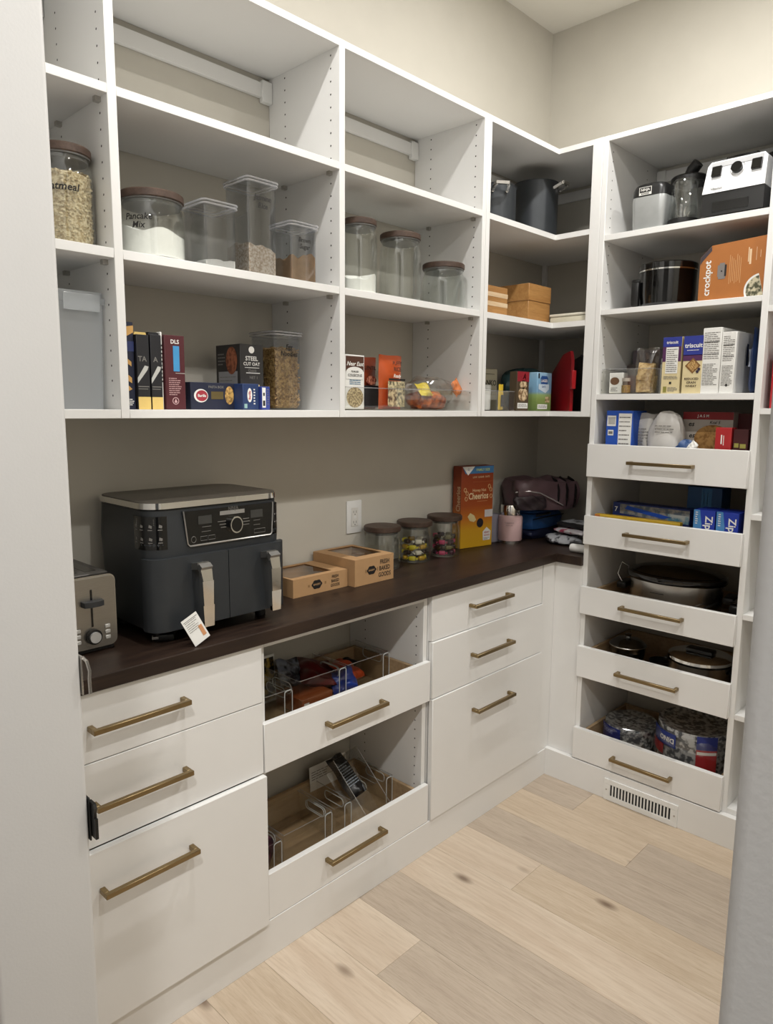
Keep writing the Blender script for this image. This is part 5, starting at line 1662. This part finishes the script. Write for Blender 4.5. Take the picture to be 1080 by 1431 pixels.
part(t, 'tub_lid', MB().lathe([(0, .0922), (.038, .0922), (.038, .106), (0, .106)], n=24), mat('brown_lid', '#2e2420', .5))
t = carton('mauve_carton', 'large mauve carton at the back of the snack shelf', 'carton', (0.6300, -.1450, SCc), 0, .22, .06, .170, card('#5d535b'))
t = thing('vitamin_tub', 'white plastic tub with printed label beside the crackers', 'tub', (0.7080, -.2600, SCc), 0)
part(t, 'tub_body', MB().lathe([(0, 0), (.036, 0), (.037, .003), (.037, .105), (.033, .112), (0, .112)], n=28), WHITEP)
part(t, 'tub_lid', MB().lathe([(0, .1122), (.035, .1122), (.035, .128), (0, .129)], n=28), WHITEP)
SNB = card('#26338a')
def cracker_carton(label, x, side, m_low):
    W_, D_, H_ = .064, .17, .190
    t = carton('cracker_carton', label, 'carton', (x, -.3150, SCc), 0, W_, D_, H_, m_low, 'cracker cartons on the tower shelf')
    fn = face_fn('f', W_, D_, H_)
    f2 = lambda a, b_: (fn(a, b_)[0], fn(a, b_)[1] - .0004, fn(a, b_)[2])
    f3 = lambda a, b_: (fn(a, b_)[0], fn(a, b_)[1] - .0008, fn(a, b_)[2])
    PUR = card('#4f2350')
    if side:
        decal(t, 'purple_top', fn, [(0, W_, .108, H_)], PUR)
        decal(t, 'blue_top', f2, [(0, W_, .158, H_)], SNB)
        letters(t, f3, W_ / 2, .172, 'triscuit', .014, INKW)
        decal(t, 'facts_panel', f2, [(.012, .054, .068, .156)], PAPERW)
        decal(t, 'small_print', f3, lines(.015, .051, .072, .152, 12, 9, .4), INKG)
        decal(t, 'small_print', f2, lines(.008, .056, .048, .060, 3, 2), INKG)
        decal(t, 'seal', f2, [(.028, .036, .032, .040)], INK)
        decal(t, 'green_mark', f2, [(.008, .020, .004, .024)], card('#8a8440'))
        decal(t, 'small_print', f2, lines(.024, .058, .006, .022, 4, 6), INKG)
    else:
        decal(t, 'purple_band', fn, [(0, W_, .108, .128)], PUR)
        decal(t, 'blue_top', fn, [(0, W_, .126, H_)], SNB)
        letters(t, f2, W_ / 2 + .001, .158, 'triscuit', .0205, INKW)
        decal(t, 'small_print', f2, lines(.012, .052, .141, .145, 1, 4), INKW)
        dm = [(.034, .118), (.060, .092), (.034, .066), (.008, .092)]
        decal(t, 'cracker_photo', f2, [dm], card('#7c5428'))
        decal(t, 'cracker_photo_light', f3, [[(.034, .112), (.054, .092), (.034, .072), (.014, .092)]], speck('weave', '#8a6232', '#c9a468', 220))
        decal(t, 'berries', f3, [oval(.055, .080, .005, .005), oval(.050, .072, .005, .005)], card('#2c2038'))
        for k, tx in enumerate(('REDUCED', 'GRAIN', 'WHEAT')):
            letters(t, f2, W_ / 2, .048 - k * .012, tx, .0105, card('#3a2a20'))
    return t
LOWC = card('#d7c79a')
cracker_carton('tan cracker carton with printed facts panel, narrow side out', .7660, True, LOWC)
cracker_carton('blue and tan cracker carton with a square cracker picture', .8370, False, LOWC)
for k, (x, w_, h, rz) in enumerate(((.9030, .060, .212, -4), (.9590, .046, .196, -5))):
    t = carton('facts_carton', ['taller white carton with black nutrition print', 'narrower white carton with black nutrition print beside the blue bag'][k], 'carton', (x, -.3060, SCc), rz, w_, .19, h, PAPERW, 'white cartons on the tower shelf')
    fn = face_fn('f', w_, .19, h)
    decal(t, 'nutrition_print', fn, lines(.005, w_ - .005, h * .52, h * .94, 14, 21 + k, .35), INKG)
    decal(t, 'heavy_rules', fn, [(.005, w_ - .005, h * .78, h * .79), (.005, w_ - .005, h * .60, h * .606)], INK)
    decal(t, 'small_print', fn, lines(.005, w_ - .006, h * .12, h * .46, 14, 31 + k, .4), INKG)
    if k:
        decal(t, 'dark_seal', fn, [oval(w_ * .5, h * .13, .004, .004)], INK)
t = thing('chip_bag', 'creased blue snack bag at the tower shelf end', 'bag', (1.0140, -.3050, SCc), -84)
part(t, 'bag_body', pouch_mb(.19, .206, .036, 5, .003), mat('blue_foil', '#1c3566', .35, var=.12, vscale=14))
fb = lambda a, b_: (a, -.0265, b_)
part(t, 'facts_patch', MB().grid(4, 4, lambda u_, v_: (-.06 + .10 * u_, -.0285 - .004 * math.sin(3 * u_), .090 + .07 * v_)), card('#3a4a6a'))
t = thing('printed_bag_sheet', 'white printed back panel of an opened bag beside the blue bag', 'bag', (1.0220, -.3700, SCc + .085), -20)
part(t, 'bag_sheet', MB().grid(6, 6, lambda u_, v_: (-.022 + .036 * u_, .004 * math.sin(4 * v_), .055 * v_)), card('#8e95a2'))

# ---- something red on the neighbouring shelves
t = carton('red_carton', 'red carton glimpsed on the open shelves by the doorway', 'carton', (1.1320, -.3300, 1.468 + .0189), 0, .10, .12, .180, card('#a8121f'))
decal(t, 'white_print', face_fn('f', .10, .12, .18), [(.004, .03, .10, .13)], INKW)

# ================================================================== TOWER DRAWERS
z = TZ[0] + .0004
t = carton('blue_carton', 'blue carton with barcode and facts panel in the top drawer', 'carton', (0.5880, -.3420, z), 0, .102, .11, .224, card('#1f4fae'))
fn = face_fn('f', .102, .11, .224)
f2 = lambda a, b_: (fn(a, b_)[0], fn(a, b_)[1] - .0004, fn(a, b_)[2])
decal(t, 'barcode_patch', fn, [(.004, .038, .168, .206), (.008, .030, .134, .154)], PAPERW)
decal(t, 'barcode_bars', f2, [(.009 + .003 * k, .0105 + .003 * k, .174, .200) for k in range(9)] + [(.011, .027, .139, .149)], INKG)
decal(t, 'facts_panel', fn, [(.048, .098, .060, .214)], PAPERW)
decal(t, 'facts_print', f2, lines(.051, .094, .066, .208, 9, 7, .25), INKG)
t = thing('white_sack', 'torn white paper sack beside the blue carton in the top drawer', 'bag', (0.6620, -.3300, z), 12)
part(t, 'sack_body', pouch_mb(.080, .215, .055, 21, .007), mat('white_sack', '#c4c1bb', .6, var=.06, vscale=22))
decal(t, 'sack_print', lambda a, b_: (a - .04, -.0325, b_), lines(.018, .060, .10, .165, 6, 8, .3), INKG)
t = thing('paper_bag', 'crumpled white plastic bag with small print in the top drawer', 'bag', (0.7480, -.3550, z), 4)
part(t, 'bag_body', lump_mb(.062, .034, .110, 16, .06, 30, 18, power=.8), mat('white_film_bag', '#cfccc7', .32, var=.05, vscale=16))
decal(t, 'bag_print', lambda a, b_: (a, -.0385, b_), lines(-.030, .034, .145, .178, 3, 3, .3), INKG)
t = carton('tortilla_carton', 'printed food carton with tan round picture in the top drawer', 'carton', (0.8630, -.2720, z), 0, .170, .05, .222, card('#b5ada3'))
fn = face_fn('f', .170, .05, .222)
f2 = lambda a, b_: (fn(a, b_)[0], fn(a, b_)[1] - .0004, fn(a, b_)[2])
decal(t, 'red_header', fn, [(.0, .170, .196, .222)], card('#8c1e22'))
letters(t, f2, .070, .208, 'J A S M', .013, INKW)
decal(t, 'tan_photo', fn, [oval(.105, .130, .062, .048, 26)], speck('tortilla_photo', '#8c6230', '#ba8d50', 60))
letters(t, fn, .030, .180, 'es', .024, INK, shear=.2)
letters(t, fn, .034, .140, 'es', .024, INK, shear=.2)
letters(t, fn, .110, .186, 'Kcal 5', .014, INK, shear=.2)
t = carton('dark_red_carton', 'dark red carton at the back of the top drawer', 'carton', (0.9820, -.2100, z), 0, .080, .08, .218, card('#5a1418'))
t = carton('tea_carton', 'bright red carton at the front of the top drawer', 'carton', (0.9520, -.3700, z), 0, .050, .05, .172, card('#a81f22'))
decal(t, 'white_mark', face_fn('f', .050, .05, .172), [(.018, .022, .118, .148), (.026, .028, .114, .146)], INKW)
t = carton('maroon_carton', 'dark maroon carton beside the bright red one', 'carton', (1.0040, -.3560, z), 0, .046, .06, .168, card('#3f0d10'))
decal(t, 'olive_blocks', face_fn('f', .046, .06, .168), [(.004, .018, .108, .122), (.022, .040, .106, .120)], card('#a09a4a'))
t = thing('blue_wrapper', 'small crumpled blue and white wrapper in the top drawer', 'wrapper', (0.8290, -.3900, z), 0)
part(t, 'wrapper_body', lump_mb(.034, .016, .062, 3, .14), mat('blue_wrap', '#33507e', .35, var=.2, vscale=40))
part(t, 'white_corner', pouch_mb(.026, .034, .006, 4, .002).xf(Matrix.Translation((.020, -.018, .094)) @ Matrix.Rotation(R(40), 4, 'Y')), PAPERW)
part(t, 'floral_scrap', pouch_mb(.030, .030, .006, 5, .002).xf(Matrix.Translation((-.022, .0, .190))), FLORAL) if False else None

z = TZ[1] + .0004
t = carton('foil_box', 'yellow wrap carton standing along the second drawer front', 'carton', (0.6750, -.3930, z), 1.5, .315, .030, .096, card('#c3a02c'))
fn = face_fn('f', .315, .03, .096)
decal(t, 'orange_end', fn, [(0, .020, .060, .096)], card('#b8702c'))
decal(t, 'dark_print', fn, [(.26, .28, .076, .082), (.03, .05, .082, .088)], INK)
t = carton('wrap_carton', 'long blue wrap carton with silver end lying in the second drawer', 'carton', (0.6900, -.2900, z), -4, .300, .060, .135, card('#1b2c66'))
fn = face_fn('f', .300, .06, .135)
f2 = lambda a, b_: (fn(a, b_)[0], fn(a, b_)[1] - .0004, fn(a, b_)[2])
decal(t, 'grey_photo', fn, [[(.03, .095), (.17, .085), (.30, .095), (.30, .130), (.03, .130)]], speck('grey_blue_photo', '#5a6470', '#98938a', 40))
decal(t, 'blue_sweep', f2, [[(.05, .112), (.20, .092), (.24, .100), (.06, .126)]], card('#1f4fb5'))
decal(t, 'teal_photo', f2, [(.22, .298, .082, .112)], speck('teal_photo', '#4a7f94', '#b5b8b2', 30))
letters(t, f2, .014, .108, '7', .026, INKW)
t = carton('tall_bag_box', 'tall blue carton standing at the back of the second drawer', 'carton', (0.8560, -.2100, z), 0, .120, .09, .212, card('#1d4a78'))
decal(t, 'light_panel', face_fn('f', .120, .09, .212), [(.050, .086, .06, .208)], card('#2f6a9a'))
decal(t, 'printed_lines', face_fn('f', .120, .09, .212), [(.058, .060, .10, .19), (.070, .072, .12, .19)], card('#8fb0c8'))
for k, x in enumerate((.9140, .9890)):
    t = carton('zip_bag_box', ['blue zip bag carton beside the tall blue carton', 'blue zip bag carton nearest the drawer side'][k], 'carton', (x, -.3550, z), 0, .070, .10, .150, card('#1a35a0'), 'blue zip bag cartons')
    fn = face_fn('f', .070, .10, .150)
    f2 = lambda a, b_: (fn(a, b_)[0], fn(a, b_)[1] - .0004, fn(a, b_)[2])
    decal(t, 'light_side', fn, [[(0, .02), (.026, .05), (.028, .10), (.020, .15), (0, .15)]], card('#4a86bd'))
    letters(t, f2, .050, .108, 'Zip', .034, INKW, rot=-90)
    decal(t, 'printed_lines', f2, lines(.006, .014, .10, .145, 6, k), INKW)

z = TZ[2] + .0004
t = thing('oval_slow_cooker', 'large oval steel slow cooker with glass lid in the third drawer', 'cooker', (0.7650, -.2260, z), 6)
SX, SY = .165, .128
part(t, 'steel_shell', MB().lathe([(0, .012), (.93, .012), (.97, .022), (1.0, .060), (1.0, .128), (0, .128)], n=56, sx=SX, sy=SY), STEEL)
part(t, 'black_base', MB().lathe([(0, 0), (.86, 0), (.88, .0118), (0, .0118)], n=44, sx=SX, sy=SY), BLACKP)
part(t, 'stoneware_rim', MB().lathe([(0, .1282), (1.06, .1282), (1.09, .136), (1.08, .150), (1.0, .156), (0, .156)], n=56, sx=SX, sy=SY), BLACKG)
part(t, 'glass_lid', MB().lathe([(1.0, .157), (.8, .168), (.4, .178), (0, .180)], n=44, sx=SX, sy=SY), clear('smoked_lid', (.25, .25, .26), .12, .05))
for s_ in (-1, 1):
    part(t, 'side_handle', MB().box(s_ * .192 - .018 if s_ > 0 else -.210, s_ * .192 + .018 if s_ > 0 else -.174, -.045, .045, .070, .094, .006, 2), BLACKP)
part(t, 'power_cord', MB().tube([(.165, -.05, .075), (.13, -.105, .060), (.08, -.126, .042), (.02, -.1340, .036), (-.03, -.132, .040)], .0035, 8), BLACKP)
part(t, 'knob', MB().box(-.050, -.018, -.150, -.124, .030, .058, .005, 2), BLACKP)
mk = MB()
part(t, 'printed_mark', MB().grid(8, 2, lambda u_, v_: (SX * 1.003 * math.cos(R(250 + 18 * u_)), SY * 1.004 * math.sin(R(250 + 18 * u_)), .090 + .002 * v_)), INK)
part(t, 'wire_clip', MB().tube([(-.150, .02, .130), (-.205, -.01, .166), (-.215, -.02, .120), (-.185, -.03, .080)], .0015, 5), STEEL)
t = thing('hot_plate', 'black appliance base tucked behind the slow cooker', 'appliance', (1.0040, -.2000, z), 0)
part(t, 'housing', MB().box(-.018, .018, -.12, .10, 0, .09, .01, 3), BLACKP)
part(t, 'control_knob', MB().cyl((0, -.121, .05), (0, -.135, .05), .014, 18), BLACKG)
part(t, 'top_plate', MB().box(-.016, .016, -.11, .09, .0905, .098, .003), BLACKG)

z = TZ[3] + .0004
t = thing('glass_casserole', 'small round glass casserole with lid in the fourth drawer', 'casserole', (0.6050, -.2550, z), 0)
part(t, 'bowl', MB().lathe([(0, 0), (.044, 0), (.062, .030), (.068, .092), (.066, .092), (.060, .031), (.042, .003), (0, .003)], n=36), clear('dark_glass', (.55, .56, .57), .14, .05))
part(t, 'rim', MB().tube([(.068 * math.cos(R(a)), .068 * math.sin(R(a)), .092) for a in range(0, 360, 12)], .0032, 6, closed=True), STEEL)
part(t, 'lid', MB().lathe([(.068, .0955), (.050, .112), (.020, .118), (.012, .119), (.010, .126), (.014, .134), (0, .136)], n=36), clear('dark_glass', (.55, .56, .57), .14, .05))
part(t, 'inner_dish', MB().lathe([(0, .006), (.040, .006), (.056, .032), (.058, .070), (0, .066)], n=30), mat('dark_dish', '#26282a', .3))
t = thing('dark_pan', 'black pan lying in the middle of the fourth drawer', 'pan', (0.7200, -.2100, z), 0)
part(t, 'pan_body', MB().lathe([(0, 0), (.036, 0), (.042, .045), (.040, .045), (.035, .003), (0, .003)], n=28), BLACKP)
part(t, 'pan_handle', MB().bar([(-.01, -.04, .036), (-.05, -.13, .040)], .016, .008), BLACKP)
t = thing('multi_cooker_pot', 'round steel cooking pot with flat steel lid in the fourth drawer', 'pot', (0.8870, -.2650, z), 0)
part(t, 'pot_body', MB().lathe([(0, 0), (.102, 0), (.108, .006), (.109, .100), (.110, .104), (0, .104)], n=48), STEEL)
part(t, 'seal_ring', MB().lathe([(0, .1042), (.113, .1042), (.113, .111), (0, .111)], n=44), BLACKG)
part(t, 'steel_lid', MB().lathe([(0, .1112), (.112, .1112), (.110, .121), (.090, .129), (0, .131)], n=48), CHROME)
part(t, 'lid_handle', MB().box(-.048, .048, -.024, .024, .1302, .146, .005, 2), BLACKP)
part(t, 'side_grip', MB().box(-.124, -.108, -.028, .028, .078, .092, .004, 2), BLACKP)
part(t, 'side_grip', MB().box(.108, .124, -.028, .028, .078, .092, .004, 2), BLACKP)

z = TZ[4] + .0004
t = thing('paper_plate_pack', 'wrapped pack of patterned paper plates in the bottom drawer', 'pack', (0.6310, -.2350, z), 16)
pp_ = part(t, 'plate_stack', MB().lathe([(0, 0), (.080, 0), (.098, .014), (.100, .112), (.080, .104), (0, .100)], n=40), speck('grey_plate_pattern', '#4a4d52', '#b9bab9', 60, .45, .44, .56))
part(t, 'clear_wrap', lump_mb(.106, .104, .068, 4, .035, 30, 16, power=.7), FILM)
part(t, 'blue_label', MB().grid(10, 4, lambda u_, v_: (.1085 * math.cos(R(196 + 60 * u_)), .1075 * math.sin(R(196 + 60 * u_)), .032 + .076 * v_)), card('#1d2a72'))
lw_ = lambda a, b_: (.1095 * math.cos(R(225) + a / .108), .1085 * math.sin(R(225) + a / .108), .086 + b_)
part(t, 'lettering', text_mb(MB(), 'DIXIE', .022, lw_, bold=True), mat('label_blue_ink', '#8d95c4', .5), smooth=0)
t = thing('paper_plate_pack', 'large wrapped pack of grey paper plates with blue and red label', 'pack', (0.8790, -.2380, z), 0)
part(t, 'plate_stack', MB().lathe([(0, 0), (.100, 0), (.128, .016), (.130, .190), (.100, .180), (0, .174)], n=44), speck('grey_plate_pattern', '#4a4d52', '#b9bab9', 60, .45, .44, .56))
part(t, 'clear_wrap', lump_mb(.136, .134, .108, 9, .03, 32, 18, power=.7), FILM)
def band(u0, u1, z0, z1, r=.1385):
    return MB().grid(10, 4, lambda u_, v_: (r * math.cos(R(u0 + (u1 - u0) * u_)), r * .985 * math.sin(R(u0 + (u1 - u0) * u_)), z0 + (z1 - z0) * v_))
part(t, 'blue_label', band(206, 262, .120, .172), card('#1c2f78'))
part(t, 'red_label', band(200, 240, .080, .118), card('#9c2028'))
lx = lambda a, b_: (.1400 * math.cos(R(246) - a / .139), .1400 * .985 * math.sin(R(246) - a / .139), .146 - b_)
part(t, 'lettering', text_mb(MB(), 'DINO', .026, lx, bold=True), INKW, smooth=0)
part(t, 'blue_label', band(292, 322, .140, .190), card('#26327c'))
part(t, 'red_label', band(292, 322, .050, .1395), card('#b3252c'))
part(t, 'white_label_bar', band(293, 321, .122, .133, .1392), INKW)

# ================================================================== MIDDLE CABINET DRAWERS
zu, zl = .5341 + .0224, .1105 + .0224
acrylic_bin('clear bin against the cabinet side in the upper open drawer', (0.1280, -1.7050, zu), LEFT, .180, .165, .105, BG)
acrylic_bin('clear bin of snacks in the middle of the upper open drawer', (0.1320, -1.4980, zu), LEFT, .190, .165, .118, BG)
acrylic_bin('clear bin of snack bags nearest the corner in the upper open drawer', (0.1320, -1.3020, zu), LEFT, .190, .165, .118, BG)
def product_card(label, loc, w_, h):
    t = thing('product_card', label, 'card', loc, LEFT, 'printed bin product cards')
    t.rotation_euler = (R(-4), 0, R(90))
    part(t, 'card_sheet', MB().box(-w_ / 2, w_ / 2, -.0006, .0006, 0, h), PAPERW)
    fn = lambda a, b_: (-w_ / 2 + a, -.0011, b_)
    decal(t, 'product_photo', fn, [(w_ - .048, w_ - .004, .008, h - .008)], speck('product_photo', '#2b2622', '#b59a4a', 32, .5, .46, .56, 0))
    decal(t, 'small_print', fn, lines(.008, w_ - .056, h * .4, h * .8, 4, 9, .3), INKG)
    return t
product_card('white product card with a yellow picture in the upper open drawer', (0.0520, -1.5990 - .02, zu + .0035), .130, .150)
product_card('white product card lying tilted in the lower open drawer', (0.0520, -1.3350, zl + .056), .165, .085)
W_, D_, H_ = .120, .085, .048
t = carton('snack_carton', 'low orange brown carton inside the middle snack bin', 'carton', (0.1420, -1.5150, zu + .0034), LEFT, W_, .13, H_, card('#8a451d'))
decal(t, 'white_patch', face_fn('f', W_, .13, H_), [(.006, .026, .012, .036)], PAPERW)
def bag(name, label, loc, rz, w_, h, th, m, seed, tilt, group=None):
    t = thing(name, label, 'bag', loc, rz, group)
    t.rotation_euler = (R(tilt[0]), R(tilt[1]), R(rz))
    part(t, 'bag_body', pouch_mb(w_, h, th, seed, .006), m)
    return t
SGp = 'snack bags in the upper open drawer'
bag('crisp_bag', 'dark red snack bag lying on top of the orange brown carton', (0.1650, -1.4700, zu + .062), 62, .115, .150, .040, mat('dark_red_foil', '#5c1414', .35, var=.2, vscale=30), 3, (-78, 8), SGp)
bag('crisp_bag', 'grey and black striped snack bag at the back of the snack bin', (0.1000, -1.5250, zu + .0530), 100, .110, .090, .036, speck('dark_stripe_foil', '#17161a', '#6f7480', 38, .35), 5, (-30, 12), SGp)
bag('crisp_bag', 'blue snack bag at the front of the snack bin', (0.2060, -1.3930, zu + .0300), 70, .085, .075, .036, mat('bright_blue_foil', '#1e3a8c', .3, var=.2, vscale=30), 8, (-42, -10), SGp)
bag('crisp_bag', 'orange snack bag in the bin nearest the corner', (0.1780, -1.3150, zu + .0450), 110, .110, .105, .036, mat('orange_foil', '#b8441a', .3, var=.2, vscale=30), 12, (-68, 12), SGp)
bag('crisp_bag', 'black snack bag lying behind the orange one', (0.0900, -1.2700, zu + .0300), 100, .105, .100, .028, mat('black_foil', '#1b191a', .3, var=.2, vscale=30), 15, (-74, -20), SGp)

acrylic_bin('clear bin holding a purple bundle in the lower open drawer', (0.1700, -1.7450, zl), LEFT, .100, .170, .105, BG)
acrylic_bin('empty clear bin with oval grip in the lower open drawer', (0.1620, -1.5880, zl), LEFT, .190, .170, .105, BG)
acrylic_bin('empty clear bin behind the tilted one in the lower open drawer', (0.1620, -1.4480, zl), LEFT, .075, .170, .105, BG)
acrylic_bin('empty clear bin at the corner end of the lower open drawer', (0.1500, -1.2500, zl), LEFT, .085, .170, .110, BG)
t = acrylic_bin('clear bin standing tilted on end with a black packet', (0.2000, -1.3500, zl + .0750), LEFT, .105, .26, .080, BG, cut=False, tilt=(48, -8))
t = bag('jerky_packet', 'black packet with grey print lying in the tilted bin', (0.2150, -1.3460, zl + .0820), 90, .070, .15, .022, mat('black_packet', '#131316', .3, var=.2, vscale=30), 7, (-44, -10))
decal(t, 'grey_print', lambda a, b_: (a - .035, -.016, b_), lines(.012, .058, .035, .115, 9, 4, .4), mat('grey_blue_print', '#7f8790', .4))
t = thing('purple_bundle', 'plum coloured wrapped bundle in the first lower bin', 'bundle', (0.1950, -1.7440, zl + .0034), 20)
part(t, 'wrapped_body', lump_mb(.040, .055, .050, 6, .08), speck('plum_foil', '#2c0f1d', '#6a3a50', 50, .35))
part(t, 'wrap_twist', lump_mb(.012, .012, .012, 3, .1, 12, 8).xf(Matrix.Translation((0, 0, .096))), mat('plum_twist', '#4a2236', .4))
